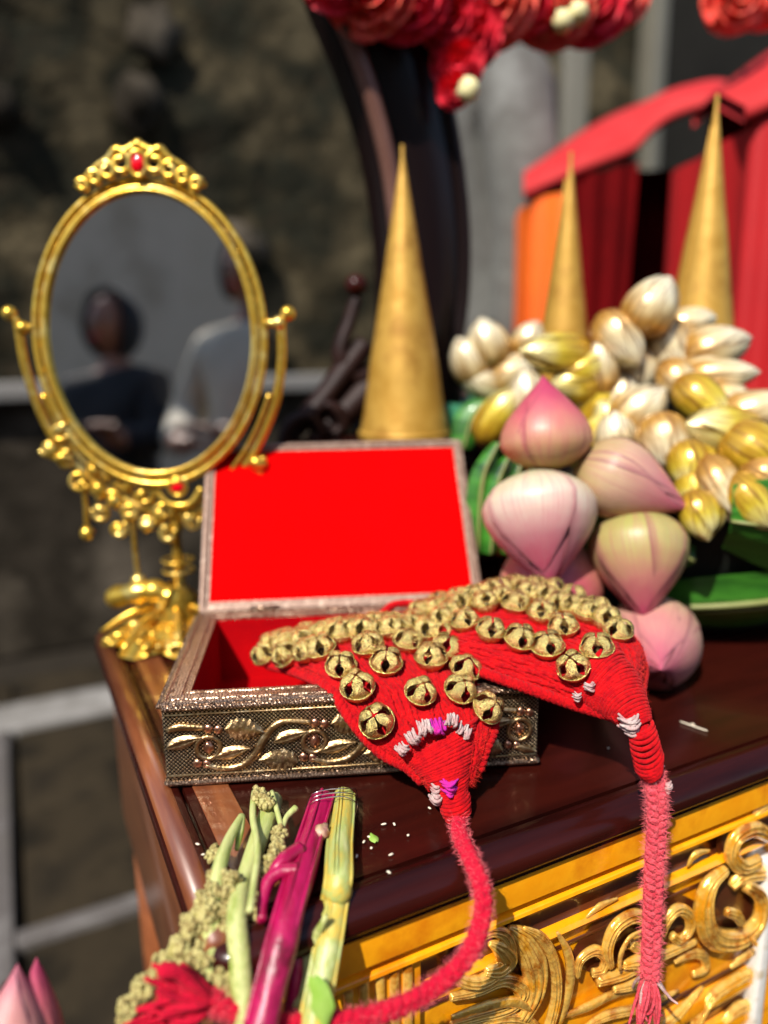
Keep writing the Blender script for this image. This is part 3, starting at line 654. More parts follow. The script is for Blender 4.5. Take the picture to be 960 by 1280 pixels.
# stem with rings and the leafy base
st0, st1 = mp_(222, 640), mp_(232, 770)
prof = [(.004, 0), (.0045, .1), (.007, .15), (.004, .2), (.0042, .45), (.0055, .5), (.0042, .55), (.0046, .7), (.010, .76), (.006, .82), (.009, .9), (.014, 1)]
M().lathe([(r, st1.z + (st0.z - st1.z) * (1 - t)) for r, t in prof], 14, (st1.x * .6, st1.y, 0)).obj('stem', m_gold, mir)
for zz in (.45, .55):
    M().tube([Vector((.6 * st1.x + .012 * math.cos(a), .012 * math.sin(a), lerp(st1.z, st0.z, 1 - zz))) for a in [2 * PI * i / 14 for i in range(15)]], .0013, 6, cap=False).obj('stem_ring', m_gold, mir)
def lobe(a, L, wd, h):
    rows = []
    for i in range(13):
        t = i / 12; r = .008 + L * t; wv = wd * (math.sin(PI * min(t * .72 + .22, .96)) ** .6) * (1 + .08 * math.sin(t * 20)); row = []
        for j in range(9):
            s = j / 8 * 2 - 1
            z = h * (1 - t) ** 1.3 * (1 - .5 * s * s) + .006 * math.sin(PI * t) * (1 - s * s) + .0035 * abs(math.cos(s * 5)) * math.sin(PI * t) + .002
            row.append((r * math.cos(a) - s * wv * math.sin(a), r * math.sin(a) + s * wv * math.cos(a), z))
        rows.append(row)
    M().grid(rows).obj('base_leaf', m_gold, mir)
for k, (a, L) in enumerate(((-2.05, .055), (-2.85, .058), (-1.2, .050), (-.4, .055), (2.6, .05), (1.7, .045), (.8, .05))):
    lobe(a, L * .86, .021, .020)
    M().tube([Vector(((.01 + L * .8 * t) * math.cos(a), (.01 + L * t) * math.sin(a), .012 + .016 * (1 - t) ** 1.3 + .006 * math.sin(PI * t))) for t in [i / 10 for i in range(11)]], [.003, .003, .0015], 6).obj('leaf_midrib', m_gold, mir)
random.seed(31)
for k in range(46):
    a = random.uniform(-3.0, .2); rd = random.uniform(.018, .052); hz_ = .006 + .018 * (1 - rd / .06) + random.uniform(-.002, .002)
    M().sphere((rd * math.cos(a), rd * math.sin(a), hz_), random.uniform(.004, .0075), 9, 6, (1.3, .8, .55), Matrix.Rotation(a, 3, 'Z'), .45).obj('embossed_leaf', m_gold, mir)
M().lathe([(.0, .0), (.026, 0), (.028, .004), (.022, .012), (.024, .018), (.016, .026), (.018, .034), (.008, .044)], 20).obj('base_boss', m_gold, mir)
P = [mp_(140, 748, .0) * 1.0, mp_(165, 742, -.01), mp_(190, 738, -.012), mp_(212, 746, -.012)]
M().tube(catmull(P, 6), lambda t: .0075 + .0022 * abs(math.sin(t * 11)), 10).obj('base_scroll', m_gold, mir)

# ================================================================== THE JEWELLERY BOX
BY = .0919
bx = empty('jewellery_box', (-.1162, .3571, TZ + .0005), BY)
tag(bx, 'open oxidised brass jewellery box with embossed vine front and red velvet lining', 'box')
W, D, H = .2, .1378, .0489
rw = .0135
def rrect(x0, y0, x1, y1, r, z, n=4):
    out = []
    for (cx, cy, a0) in ((x0 + r, y0 + r, 180), (x1 - r, y0 + r, 270), (x1 - r, y1 - r, 0), (x0 + r, y1 - r, 90)):
        for i in range(n + 1):
            a = R(a0 + 90 * i / n); out.append((cx + r * math.cos(a), cy + r * math.sin(a), z))
    return out
rr = .0022
zb = .0022
wallrows = [rrect(0, 0, W, D, rr, zb), rrect(0, 0, W, D, rr, H - .0035)]
M().grid(wallrows, cv=True).obj('outer_wall', m_dots, bx, sharp=30)
M().grid([rrect(-.0008, -.0008, W + .0008, D + .0008, rr, zb - .0002), rrect(-.0014, -.0014, W + .0014, D + .0014, rr, zb + .001), rrect(-.0008, -.0008, W + .0008, D + .0008, rr, zb + .0026), rrect(0, 0, W, D, rr, zb + .0028)], cv=True).obj('base_trim', m_rim, bx, sharp=40)
M().face(rrect(0, 0, W, D, rr, zb)[::-1]).obj('bottom', m_groove, bx, smooth=False)
# rim: flat stamped top with two raised lines
def rimring(d, z): return rrect(d, d, W - d, D - d, max(rr - d * .3, .0004), z)
M().grid([rimring(0, H - .0035), rimring(-.0008, H - .003), rimring(-.0008, H - .0008), rimring(.0003, H), rimring(.0020, H), rimring(.0024, H - .0006), rimring(.0040, H - .0006), rimring(.0044, H), rimring(.0092, H), rimring(.0096, H - .0006), rimring(.0112, H - .0006), rimring(.0116, H), rimring(rw, H), rimring(rw, H - .006)], cv=True).obj('rim', m_rim, bx, sharp=40)
# twisted rope trim under the rim's front and side edge
def rope(a, b, r, pitch, nm, m, parent, n=2):
    a, b = Vector(a), Vector(b); L = (b - a).length; k = int(L / pitch * 6); mm = M(); t = (b - a).normalized()
    e1 = t.orthogonal().normalized(); e2 = t.cross(e1)
    for s in range(n):
        P = [a.lerp(b, i / k) + (e1 * math.cos(2 * PI * (i / 6 + s / n)) + e2 * math.sin(2 * PI * (i / 6 + s / n))) * r * .5 for i in range(k + 1)]
        mm.tube(P, r * .62, 5)
    return mm.obj(nm, m, parent)
rope((.001, -.0012, H - .0026), (W - .001, -.0012, H - .0026), .0015, .0042, 'rope_trim', m_rim, bx)
rope((-.0012, .001, H - .0026), (-.0012, D - .001, H - .0026), .0015, .0042, 'rope_trim', m_rim, bx)
rope((W + .0012, .001, H - .0026), (W + .0012, D - .001, H - .0026), .0015, .0042, 'rope_trim', m_rim, bx)
M().tube([(.0015, -.0006, H - .0066), (W - .0015, -.0006, H - .0066)], .0006, 6).obj('line_trim', m_relief, bx)
M().tube([(.0015, -.0006, .0078), (W - .0015, -.0006, .0078)], .0006, 6).obj('line_trim', m_relief, bx)
# velvet lining
iw = rw
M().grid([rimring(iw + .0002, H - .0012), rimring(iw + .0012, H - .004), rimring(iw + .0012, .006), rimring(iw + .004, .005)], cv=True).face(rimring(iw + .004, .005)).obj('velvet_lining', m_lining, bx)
for (fx, fy) in ((.012, .012), (W - .012, .012), (.012, D - .012), (W - .012, D - .012)):
    M().lathe([(0, 0), (.005, 0), (.006, .0012), (.005, .0022), (0, .0022)], 14, (fx, fy, 0)).obj('foot', m_rim, bx)
# embossed vine: crop pixels of the photo -> face coordinates
def uv_(cx, cy):
    cy2 = cy + .038 * (cx - 50); s = .2 / 1200.0
    return Vector((.0 + (cx - 50) * s, -.0003, H - .0042 - (cy2 - 392) * .0420 / 268))
period = 332 * (.2 / 1200.0)
def leaf_mesh(nm, L, wd, serr, mid=True):
    mm = M(); rows = []
    n = 18
    for i in range(n + 1):
        t = i / n; wv = wd * math.sin(PI * t ** .75) ** .8 if 0 < t < 1 else 0.00005
        wv *= 1 + (serr * (1 if i % 2 else -1) if 0 < i < n else 0)
        row = []
        for j in range(9):
            s = j / 8 * 2 - 1
            h = .0018 * (1 - abs(s) ** 2.2) - (.0012 * max(0, 1 - abs(s) * 5) if mid else 0) + (.0003 * math.sin(t * 40 - abs(s) * 5) if serr else 0)
            if not mid: h = .0019 * (1 - s * s) + .0008 * math.sin(t * 40 - abs(s) * 6) * (abs(s) > .4)
            row.append((L * (t - .5), -max(h, 0) - .0001, s * wv))
        rows.append(row)
    mm.grid(rows)
    return mm.mesh(nm, m_relief)
lf_s = leaf_mesh('serrated_leaf', .0205, .0062, .10, False)
lf_e = M().sphere((0, 0, 0), 1, 12, 6, (.0042, .0008, .0024)).mesh('leaf_eye', m_relief2)
lf_p = leaf_mesh('plain_leaf', .0195, .0036, 0, True)
ringm = M().tube([(.0062 * math.cos(a), -.0004, .0062 * math.sin(a)) for a in [2 * PI * i / 24 for i in range(25)]], .0012, 8, cap=False).mesh('ring', m_relief)
flw = M().sphere((0, 0, 0), .0030, 14, 6, (1, .45, 1), nz=.7).mesh('rosette', m_relief2)
bead = M().sphere((0, 0, 0), .0023, 10, 6, (1, .5, 1.05)).mesh('bead', m_relief2)
for kk in range(-1, 4):
    ox = kk * period
    def E(cx, cy): p = uv_(cx, cy); p.x += ox; p.z = H - .0042 - (cy + .038 * (cx - 50) - 392) * .0420 / 268; return p
    P = catmull([E(*q) for q in ((178, 588), (230, 604), (290, 594), (335, 550), (360, 500), (392, 456), (432, 437), (512, 441))], 6)
    P = [p for p in P if .0022 < p.x < W - .0022]
    if len(P) > 3:
        M().tube(P, lambda t: .0024 - .0010 * abs(2 * t - 1), 8, flat=.75, up=(0, 1, 0)).obj('vine_stem', m_relief, bx)
        M().tube([p + Vector((0, -.0009, 0)) for p in P], .0004, 5).obj('vine_ridge', m_relief, bx)
    def put(me, nm, cx, cy, ang=0, sc_=1, mg=.010):
        p = E(cx, cy)
        if mg < p.x < W - mg: return inst(me, nm, bx, Matrix.Translation(p) @ Matrix.Rotation(ang, 4, 'Y') @ Matrix.Scale(sc_, 4))
    put(lf_s, 'serrated_leaf', 304, 462, R(8)); put(lf_e, 'leaf_eye', 285, 464, R(8), 1)
    put(lf_s, 'serrated_leaf', 404, 577, R(188)); put(lf_e, 'leaf_eye', 425, 572, R(8), 1)
    put(lf_p, 'plain_leaf', 447, 490, R(-16)); put(lf_p, 'plain_leaf', 594, 532, R(-14), 1)
    put(ringm, 'ring', 520, 512, 0, 1, .008); put(flw, 'rosette', 520, 512, 0, 1, .008)
    for q in ((523, 446), (553, 450), (483, 571), (512, 574)): put(bead, 'bead', q[0], q[1], 0, 1, .004)
# half leaf and ring at the left corner are the previous repeat's; lid:
lid = empty('lid', (0, D + .0006, H + .0004)); lid.parent = bx; lid.rotation_euler = (-.7068, 0, 0)
LT, LH = .008, .1378
# local lid frame: x along hinge, z up along the panel, inner face towards -y
def lrect(d, y, r=.002): return [(x, y, z) for x, z, _ in rrect(d, d, W - d, LH - d, max(r - d * .3, .0004), 0)]
lf = M()
lf.grid([lrect(.0, .0078), lrect(-.0004, .0070), lrect(-.0004, .0008), lrect(.0006, 0), lrect(.0016, 0), lrect(.0020, .0005), lrect(.0048, .0005), lrect(.0052, 0), lrect(.0066, 0), lrect(.0068, .0016)], cv=True, flip=True)
lf.obj('lid_rim', m_lid, lid, sharp=40)
M().face([(x, y, z) for x, y, z in lrect(.0001, .0079)]).obj('lid_back', m_dots, lid, smooth=False)
vp = M(); rows = []
for i in range(15):
    row = []
    for j in range(21):
        u, v = j / 20, i / 14; e = min(u, 1 - u, v, 1 - v)
        row.append((.0068 + (W - .0136) * u, .0012 - .0012 * min(1, e * 12) - .0003 * noise.noise(Vector((u * 3, v * 3, 1))), .0068 + (LH - .0136) * v))
    rows.append(row)
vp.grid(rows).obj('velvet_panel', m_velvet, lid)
rope((.003, -.0006, LH - .0034), (W - .003, -.0006, LH - .0034), .0010, .0036, 'lid_rope_trim', m_lid, lid)
rope((.0034, -.0006, .003), (.0034, -.0006, LH - .003), .0010, .0036, 'lid_rope_trim', m_lid, lid)
rope((W - .0034, -.0006, .003), (W - .0034, -.0006, LH - .003), .0010, .0036, 'lid_rope_trim', m_lid, lid)
for hx in (.045, .155):
    M().tube([(hx - .010, D + .0010, H + .0012), (hx + .010, D + .0010, H + .0012)], .0018, 8).obj('hinge', m_rim, bx)
M().box((.088, .0015, -.0005), (.112, .004, .006), .0006).obj('clasp', m_rim, bx)
bpy.data.objects['clasp'].matrix_local = Matrix.Translation((0, D - .010, H - .004)) 

# ================================================================== THE BELL PADS
bpy.context.view_layer.update()
def bell_mesh(nm, seed):
    random.seed(seed); mm = M(); Rb = 1.0
    def P(lat, az, r): return Vector((r * math.cos(lat) * math.cos(az), r * math.cos(lat) * math.sin(az), r * math.sin(lat)))
    for q in range(4):
        off = random.uniform(-.10, .10); lift = random.uniform(-.03, .06)
        front_, back_ = [], []
        for i in range(11):
            s = i / 10; lat = s * R(84)
            gap = .045 + .27 * math.exp(-((s - .36) / .24) ** 2) * (1 if s > .03 else .3)
            cl = max(math.cos(lat), .09); hw = PI / 4 - min(gap / cl, PI / 4 * .86)
            row = []; rb = []
            for j in range(7):
                t = j / 6 * 2 - 1; az = q * PI / 2 + PI / 4 + off * s + t * hw
                rad = 1 + .13 * (1 - t * t) * math.sin(PI * min(s * 1.1, 1)) + lift * s + .03 * noise.noise(Vector((az * 3, lat * 4, seed)))
                row.append(P(lat, az, rad)); rb.append(P(lat, az, rad - .06))
            front_.append(row); back_.append(rb)
        mm.grid(front_); mm.grid(back_, flip=True)
        # close the cut edges
        mm.grid([[r[0] for r in front_], [r[0] for r in back_]]); mm.grid([[r[-1] for r in front_], [r[-1] for r in back_]], flip=True)
        mm.grid([front_[-1], back_[-1]], flip=True)
    rows = []
    for i in range(8):
        lat = -R(90) * i / 7; rows.append([P(lat, 2 * PI * j / 20, 1.0) for j in range(20)])
    mm.grid(rows, cv=True, flip=True)
    mm.tube([Vector((1.035 * math.cos(a), 1.035 * math.sin(a), -.01)) for a in [2 * PI * i / 24 for i in range(25)]], .055, 6, cap=False)
    mm.sphere((.05, .03, -.35), .36, 10, 7)
    # sewing loop at the back
    mm.tube([Vector((0, .22 * math.cos(a), -1.05 + .2 * math.sin(a))) for a in [2 * PI * i / 10 for i in range(11)]], .06, 5, cap=False)
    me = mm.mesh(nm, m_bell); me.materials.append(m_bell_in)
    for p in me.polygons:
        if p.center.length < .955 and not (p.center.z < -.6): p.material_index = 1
    return me
bells = [bell_mesh('bell', s) for s in (1, 2, 3, 4)]
RB = .0085

def pad_surface(sections, nseg=8, na=26, thick=.006):
    """sections: (left, crown, right) world points; returns rows of top surface and of the closed body"""
    Lc_, Mc_, Rc_ = [catmull([s[k] for s in sections], nseg) for k in range(3)]
    top, body = [], []
    for a, c, b in zip(Lc_, Mc_, Rc_):
        row = []
        mid = (a + b) * .5; up = c - mid
        for j in range(na):
            t = PI * j / (na - 1)
            # superellipse arc from a over c to b
            ct, st = math.cos(t), math.sin(t)
            ex = math.copysign(abs(ct) ** .85, ct); ey = abs(st) ** .75
            row.append(mid + (a - mid) * ex + up * ey)
        top.append(row)
        und = [mid + (a - mid) * math.cos(PI * j / 9) * .97 + up * (.25 * math.sin(PI * j / 9)) - up.normalized() * thick * math.sin(PI * j / 9) * .4 for j in range(1, 9)]
        body.append(row + und[::-1])
    return top, body
def bvh_of(rows):
    vs, fs = [], []; n, m = len(rows), len(rows[0])
    for r in rows: vs += r
    for i in range(n - 1):
        for j in range(m - 1): fs.append((i * m + j, i * m + j + 1, (i + 1) * m + j + 1, (i + 1) * m + j))
    return BVHTree.FromPolygons(vs, fs)
def fuzz(parent, samples, m, n, length=.0035, wd=.00006, nm='yarn_fuzz', seed=1):
    """loose wool fibres: thin curved ribbons standing off the yarn"""
    rnd = random.Random(seed); mm = M()
    for _ in range(n):
        p, nn = samples[rnd.randrange(len(samples))]
        d = (nn + Vector((rnd.uniform(-1, 1), rnd.uniform(-1, 1), rnd.uniform(-1, 1))) * .9).normalized()
        c = Vector((rnd.uniform(-1, 1), rnd.uniform(-1, 1), rnd.uniform(-1, 1))) * .8
        L_ = length * rnd.uniform(.3, 1.2); s = d.orthogonal().normalized() * wd
        a = p + Vector((rnd.uniform(-1, 1), rnd.uniform(-1, 1), rnd.uniform(-1, 1))) * .0012; pts = [a]
        for k in range(3): d = (d + c * .35).normalized(); a = a + d * L_ / 3; pts.append(a)
        b = len(mm.v)
        for k, q in enumerate(pts): ww = s * (1 - k * .28); mm.v += [tuple(q - ww), tuple(q + ww)]
        for k in range(3): mm.f.append((b + 2 * k, b + 2 * k + 1, b + 2 * k + 3, b + 2 * k + 2)); mm.uv.append([(0, 0)] * 4)
    o = mm.obj(nm, m, parent); o['kind'] = 'stuff'; return o
def surf_samples(rows, step=1):
    out = []
    for i in range(1, len(rows) - 1, step):
        for j in range(1, len(rows[0]) - 1, step):
            n = (rows[i + 1][j] - rows[i - 1][j]).cross(rows[i][j + 1] - rows[i][j - 1])
            if n.length > 1e-12:
                n.normalize()
                if n.dot(CAM - rows[i][j]) < 0 and n.z < 0: n = -n
                if n.z < -.2: n = -n
                out.append((rows[i][j], n))
    return out
def wool_rows(rows, amp=.0007, k=1.0, lines=34):
    """push the surface in and out like knitted strands that run across the pad"""
    out = []
    n = len(rows)
    for i, r in enumerate(rows):
        row = []
        for j, p in enumerate(r):
            a = rows[min(i + 1, n - 1)][j] - rows[max(i - 1, 0)][j]; b = r[(j + 1) % len(r)] - r[j - 1]
            nn = a.cross(b); nn = nn.normalized() if nn.length > 1e-12 else Vector((0, 0, 1))
            h = amp * (1.3 * noise.noise(p * 330) + .9 * noise.noise(p * 140))
            row.append(p + nn * h)
        out.append(row)
    return out
def coil(cents, radii, turns, r, nm, m, parent, tilt=0.25, seed=0, k=22):
    """yarn wound round a tapering core; cents: centre line, radii: list of (a,b) half axes with frames"""
    rnd = random.Random(seed); cen_ = catmull(cents, 12); nC = len(cen_); P = []
    tot = int(turns * k)
    for i in range(tot + 1):
        t = i / tot; x = t * (nC - 1); q = min(int(x), nC - 2); c = cen_[q].lerp(cen_[q + 1], x - q)
        tg = (cen_[min(q + 1, nC - 1)] - cen_[max(q - 1, 0)]).normalized()
        rx = tg.cross(Vector((0, -1, .25))).normalized(); ry = rx.cross(tg)
        a, b = interp([Vector(v) for v in radii], t)[:2]
        an = 2 * PI * i / k
        jit = 1 + .05 * noise.noise(Vector((an * .7, t * 30, seed)))
        P.append(c + (rx * math.cos(an) * a + ry * math.sin(an) * b) * jit + tg * tilt * a * math.sin(an + .6))
    return M().tube(P, r, 5).obj(nm, m, parent)
def V2(a, b): return (a, b, 0)

def braid(path, rad, strand_r, pitch, nm, m, parent, fm=None, nf=900, seed=0, parts=3):
    path = [Vector(p) for p in path]
    cum = [0]
    for a, b in zip(path, path[1:]): cum.append(cum[-1] + (b - a).length)
    L = cum[-1]; n = int(L / pitch * 14); objs = []; samples = []
    def at(s):
        s = min(max(s, 0), L - 1e-6)
        for i in range(len(cum) - 1):
            if cum[i + 1] >= s: return path[i].lerp(path[i + 1], (s - cum[i]) / max(cum[i + 1] - cum[i], 1e-9)), (path[i + 1] - path[i]).normalized()
        return path[-1], (path[-1] - path[-2]).normalized()
    view = Vector((0, 1, -.3)).normalized()
    for k in range(parts):
        P = []
        for i in range(n + 1):
            s = L * i / n; c, tg = at(s); e1 = tg.cross(view)
            e1 = e1.normalized() if e1.length > .05 else tg.orthogonal().normalized(); e2 = e1.cross(tg).normalized()
            ph = 2 * PI * (s / pitch) + 2 * PI * k / parts; rr_ = rad(i / n) if callable(rad) else rad
            P.append(c + e1 * rr_ * math.sin(ph) + e2 * rr_ * .55 * math.sin(2 * ph))
            samples.append((P[-1], ((P[-1] - c).normalized() if (P[-1] - c).length > 1e-5 else e2)))
        sr = (lambda t, s=strand_r: (s(t) if callable(s) else s) * (1 + .10 * math.sin(t * 333 + k)))
        # each strand is itself two plies wound together
        mm = M()
        mm.tube(P, sr, 7)
        ply = []
        objs.append(mm.obj(nm, m, parent))
    if fm: fuzz(parent, samples, fm, nf, .0042, .00006, 'cord_fuzz', seed)
    return objs

# ---------------- right pad first (it lies deeper), then the left one over it
def S(l, c, r): return (on_y(*l[:2], l[2]), on_y(*c[:2], c[2]), on_y(*r[:2], r[2]))
right_sec = [S((545, 812, .405), (530, 778, .44), (520, 782, .475)), S((600, 840, .378), (602, 762, .432), (605, 770, .475)),
             S((660, 862, .366), (672, 764, .428), (682, 764, .468)), S((710, 880, .361), (738, 787, .398), (755, 790, .44)),
             S((750, 892, .354), (780, 818, .374), (800, 828, .405)), S((768, 896, .346), (788, 860, .351), (800, 868, .366)), S((782, 908, .340), (796, 902, .337), (807, 906, .342))]
left_sec = [S((336, 832, .425), (440, 796, .452), (590, 806, .450)), S((372, 842, .405), (452, 790, .436), (596, 806, .436)), S((412, 862, .374), (474, 800, .412), (602, 822, .412)),
            S((440, 902, .357), (510, 852, .372), (612, 870, .376)), S((474, 940, .349), (540, 905, .352), (617, 908, .362)),
            S((512, 962, .343), (558, 940, .340), (606, 938, .350)), S((538, 990, .338), (563, 980, .333), (590, 985, .341))]
def make_pad(sec, label, bell_px, seed, side_l=None, zoff=0):
    base = sec[3][1]
    root = empty('ankle_bell_pad', (base.x, base.y, TZ + .05)); tag(root, label, 'ankle bells', 'pair of red ankle bell pads draped over the box')
    top, body = pad_surface(sec, 12, 40)
    wr = wool_rows(body)
    o = M().grid(wr, cv=True).obj('wool_pad', m_yarn, root); rel(o, root)
    smp = surf_samples(top, 1)
    o = fuzz(root, smp, m_fuzz, 11000, .0030, .00005, 'pad_fuzz', seed); rel(o, root)
    # crosswise yarn runs on the pad, thin strands following the surface
    mm = M(); rnd = random.Random(seed)
    nr = len(top)
    j0 = 1.0
    while j0 < 38.2:
        P = []; ph = rnd.uniform(0, 6)
        for i in range(0, nr):
            j = min(max(j0 + .55 * math.sin(i * .35 + ph) + .5 * noise.noise(Vector((i * .12, j0, seed))), 0), 38.98); jj = int(j)
            p = top[i][jj].lerp(top[i][jj + 1], j - jj); nn = (top[i][jj + 1] - top[i][jj]).cross(top[min(i + 1, nr - 1)][jj] - top[max(i - 1, 0)][jj])
            nn = nn.normalized() if nn.length > 1e-12 else Vector((0, 0, 1))
            if nn.z < 0: nn = -nn
            P.append(p + nn * (.0002 + .0006 * noise.noise(p * 260)))
        mm.tube(catmull(P, 2), lambda t, q=ph: .00105 * (1 + .22 * math.sin(t * 260 + q)), 5)
        j0 += rnd.uniform(.62, .95)
    o = mm.obj('yarn_strands', m_yarn, root); rel(o, root); o['kind'] = 'stuff'
    # thick cord along both long edges
    for k, nm in ((0, 'edge_cord'), (-1, 'edge_cord')):
        P = [r[k] for r in top[:-6]]
        P = [p + Vector((0, -.001, .001)) for p in P]
        rope_path(P, .0030, .009, nm, m_yarn, root)
    bv = bvh_of(top); rnd = random.Random(seed + 5)
    for (px, py) in bell_px:
        d = ray(px, py).normalized(); loc, nn, idx, dist = bv.ray_cast(CAM, d)
        if loc is None:
            # silhouette bells: nearest surface point to the ray at the pad's depth
            c = CAM + d * ((base.y + .05) / d.y); loc, nn, idx, dist = bv.find_nearest(c)
        if nn.dot(CAM - loc) < 0: nn = -nn
        if nn.z < 0 and nn.dot(CAM - loc) < 0: nn = -nn
        nn = (nn + Vector((rnd.uniform(-.16, .16), rnd.uniform(-.16, .16), rnd.uniform(-.05, .25)))).normalized()
        qt = nn.to_track_quat('Z', 'Y') @ Quaternion((0, 0, 1), rnd.uniform(0, 6.28))
        s = RB * rnd.uniform(.93, 1.04)
        m4 = Matrix.Translation(loc + nn * s * .62) @ qt.to_matrix().to_4x4() @ Matrix.Diagonal((s, s, s * rnd.uniform(.86, .98), 1))
        b = inst(rnd.choice(bells), 'bell', root, root.matrix_world.inverted() @ m4)
    return root, top
def rope_path(P, r, pitch, nm, m, root, n=3):
    P = [Vector(p) for p in P]; cum = [0]
    for a, b in zip(P, P[1:]): cum.append(cum[-1] + (b - a).length)
    L = cum[-1]; k = max(int(L / pitch * 8), 8); mm = M()
    def at(s):
        for i in range(len(cum) - 1):
            if cum[i + 1] >= s: return P[i].lerp(P[i + 1], (s - cum[i]) / max(cum[i + 1] - cum[i], 1e-9)), (P[i + 1] - P[i]).normalized()
        return P[-1], (P[-1] - P[-2]).normalized()
    for q in range(n):
        Q = []
        for i in range(k + 1):
            s = L * i / k; c, t = at(s); e1 = t.cross(Vector((0, 0, 1)))
            e1 = e1.normalized() if e1.length > .05 else t.orthogonal().normalized(); e2 = t.cross(e1); a = 2 * PI * (s / pitch + q / n)
            Q.append(c + (e1 * math.cos(a) + e2 * math.sin(a)) * r * .5)
        mm.tube(Q, r * .62, 6)
    o = mm.obj(nm, m, root); return rel(o, root)
right_bells = [(590, 745), (615, 743), (645, 744), (672, 745), (690, 748), (715, 757), (745, 774), (560, 752), (540, 760), (565, 775), (592, 758), (627, 757), (755, 785), (545, 772), (575, 750), (602, 748), (628, 748), (658, 750), (577, 765), (608, 764), (643, 764), (685, 757), (700, 765), (677, 777), (733, 776), (716, 770), (705, 793), (771, 797), (747, 820), (719, 841), (685, 817),
               (647, 807), (612, 798), (583, 785), (556, 783), (553, 764), (528, 770), (668, 752)]
left_bells = [(345, 815), (364, 824), (390, 822), (366, 800), (388, 803), (408, 788), (430, 790), (445, 789), (455, 800), (473, 798), (490, 772), (515, 773), (470, 783), (420, 780), (400, 775), (523, 787), (545, 785), (500, 797), (427, 840), (448, 867), (473, 906), (482, 837), (523, 872), (462, 817), (403, 820), (508, 812), (487, 797), (538, 833), (555, 820), (578, 846), (572, 868), (603, 890), (440, 799), (532, 800), (467, 784), (497, 781),
              (517, 787), (418, 788), (447, 780), (383, 812), (337, 824), (357, 812), (376, 800), (350, 803), (368, 791), (394, 781), (402, 797), (433, 776), (385, 790), (412, 776), (457, 773), (480, 772), (548, 803), (352, 795), (425, 803), (505, 771), (575, 815)]
padR, topR = make_pad(right_sec, 'red ankle bell pad over the right end of the box with straight braided tie', right_bells, 21)
padL, topL = make_pad(left_sec, 'red ankle bell pad hanging over the box front with long curling tie', left_bells, 33)

# taper windings
def wpx(pts): return [on_y(px, py, y) for px, py, y in pts]
o = coil(wpx([(742, 845, .372), (766, 864, .360), (786, 886, .347), (800, 908, .339)]), [V2(.021, .014), V2(.0155, .012), V2(.0100, .0085), V2(.0056, .0052)], 26, .00115, 'taper_winding', m_yarn, padR, .12, 3, 26); rel(o, padR)
o = coil(wpx([(548, 925, .352), (556, 948, .344), (562, 972, .338), (566, 992, .335)]), [V2(.023, .010), V2(.0155, .009), V2(.0095, .0075), V2(.0068, .0062)], 22, .0012, 'taper_winding', m_yarn, padL, .3, 5, 26); rel(o, padL)
# white and violet yarn lumps at the tapers and knots
def lump(root, px, py, y, r, m, sq=(1.5, .7, .8), ang=0, nm='white_yarn'):
    c = on_y(px, py, y); rnd = random.Random(px * 7 + py); mm = M(); dv = Vector((math.cos(ang), 0, -math.sin(ang))); pv = Vector((math.sin(ang), 0, math.cos(ang)))
    for q in range(18):
        an2 = ang + rnd.gauss(0, .28); dv = Vector((math.cos(an2), 0, -math.sin(an2))); of = pv * r * rnd.uniform(-1.2, 1.2) * sq[1] / .7 * .8 + Vector((0, rnd.uniform(-.3, .8) * r, 0)); hl = r * sq[0] * rnd.uniform(.35, .95)
        mm.tube(catmull([c + of - dv * hl + Vector((0, r * .6, 0)), c + of - dv * hl * .4 - Vector((0, r * .35, 0)), c + of * 1.1 + dv * hl * .4 - Vector((0, r * .35, 0)), c + of + dv * hl + Vector((0, r * .6, 0))], 4), [r * .16, r * .26, r * .15], 5)
    o = mm.obj(nm, m, root); rel(o, root); o['kind'] = 'stuff'
for (px, py, y, r, a) in ((504, 938, .335, .0026, .6), (517, 924, .337, .0030, .8), (532, 912, .339, .0032, 1.2), (564, 903, .342, .0028, 1.8), (579, 916, .343, .0030, 2.2)):
    lump(padL, px, py, y, r, m_white_yarn, ang=a)
lump(padL, 548, 912, .340, .0036, m_purple, ang=1.5, nm='magenta_yarn')
lump(padL, 546, 994, .330, .0040, m_white_yarn, (1, .8, 1.3)); lump(padL, 562, 986, .328, .0032, m_purple, nm='violet_yarn')
lump(padR, 790, 909, .333, .0040, m_white_yarn, (1.8, .7, .7), -.2); lump(padR, 818, 966, .326, .0035, m_white_yarn, (1.7, .7, .7), .3); lump(padR, 738, 858, .352, .0022, m_white_yarn)
lump(padR, 834, 985, .325, .0024, m_white_yarn, (1.3, .6, 1.0)); lump(padR, 722, 872, .352, .0018, m_white_yarn)
# knots
o = coil(wpx([(566, 990, .334), (569, 1004, .332), (573, 1020, .330)]), [V2(.0062, .006), V2(.0070, .0066), V2(.0056, .005)], 7, .0014, 'knot_winding', m_yarn, padL, .35, 9, 20); rel(o, padL)
o = coil(wpx([(801, 908, .337), (806, 930, .332), (811, 952, .329), (816, 964, .327)]), [V2(.0056, .005), V2(.0062, .0056), V2(.0066, .0060), V2(.0046, .0044)], 12, .0012, 'knot_winding', m_yarn, padR, .75, 12, 20); rel(o, padR)
def bsolid(pts, rad, root, nm, m):
    o = M().tube(catmull(wpx(pts), 6), rad, 12).obj(nm, m, root); rel(o, root)
bsolid([(545, 925, .356), (560, 965, .343), (568, 1000, .333), (574, 1024, .330)], [.014, .0085, .0058, .004], padL, 'knot_core', m_yarn)
bsolid([(756, 860, .366), (784, 886, .351), (801, 914, .338), (809, 948, .330), (815, 968, .327)], [.0115, .0080, .0050, .0052, .0038], padR, 'knot_core', m_yarn)
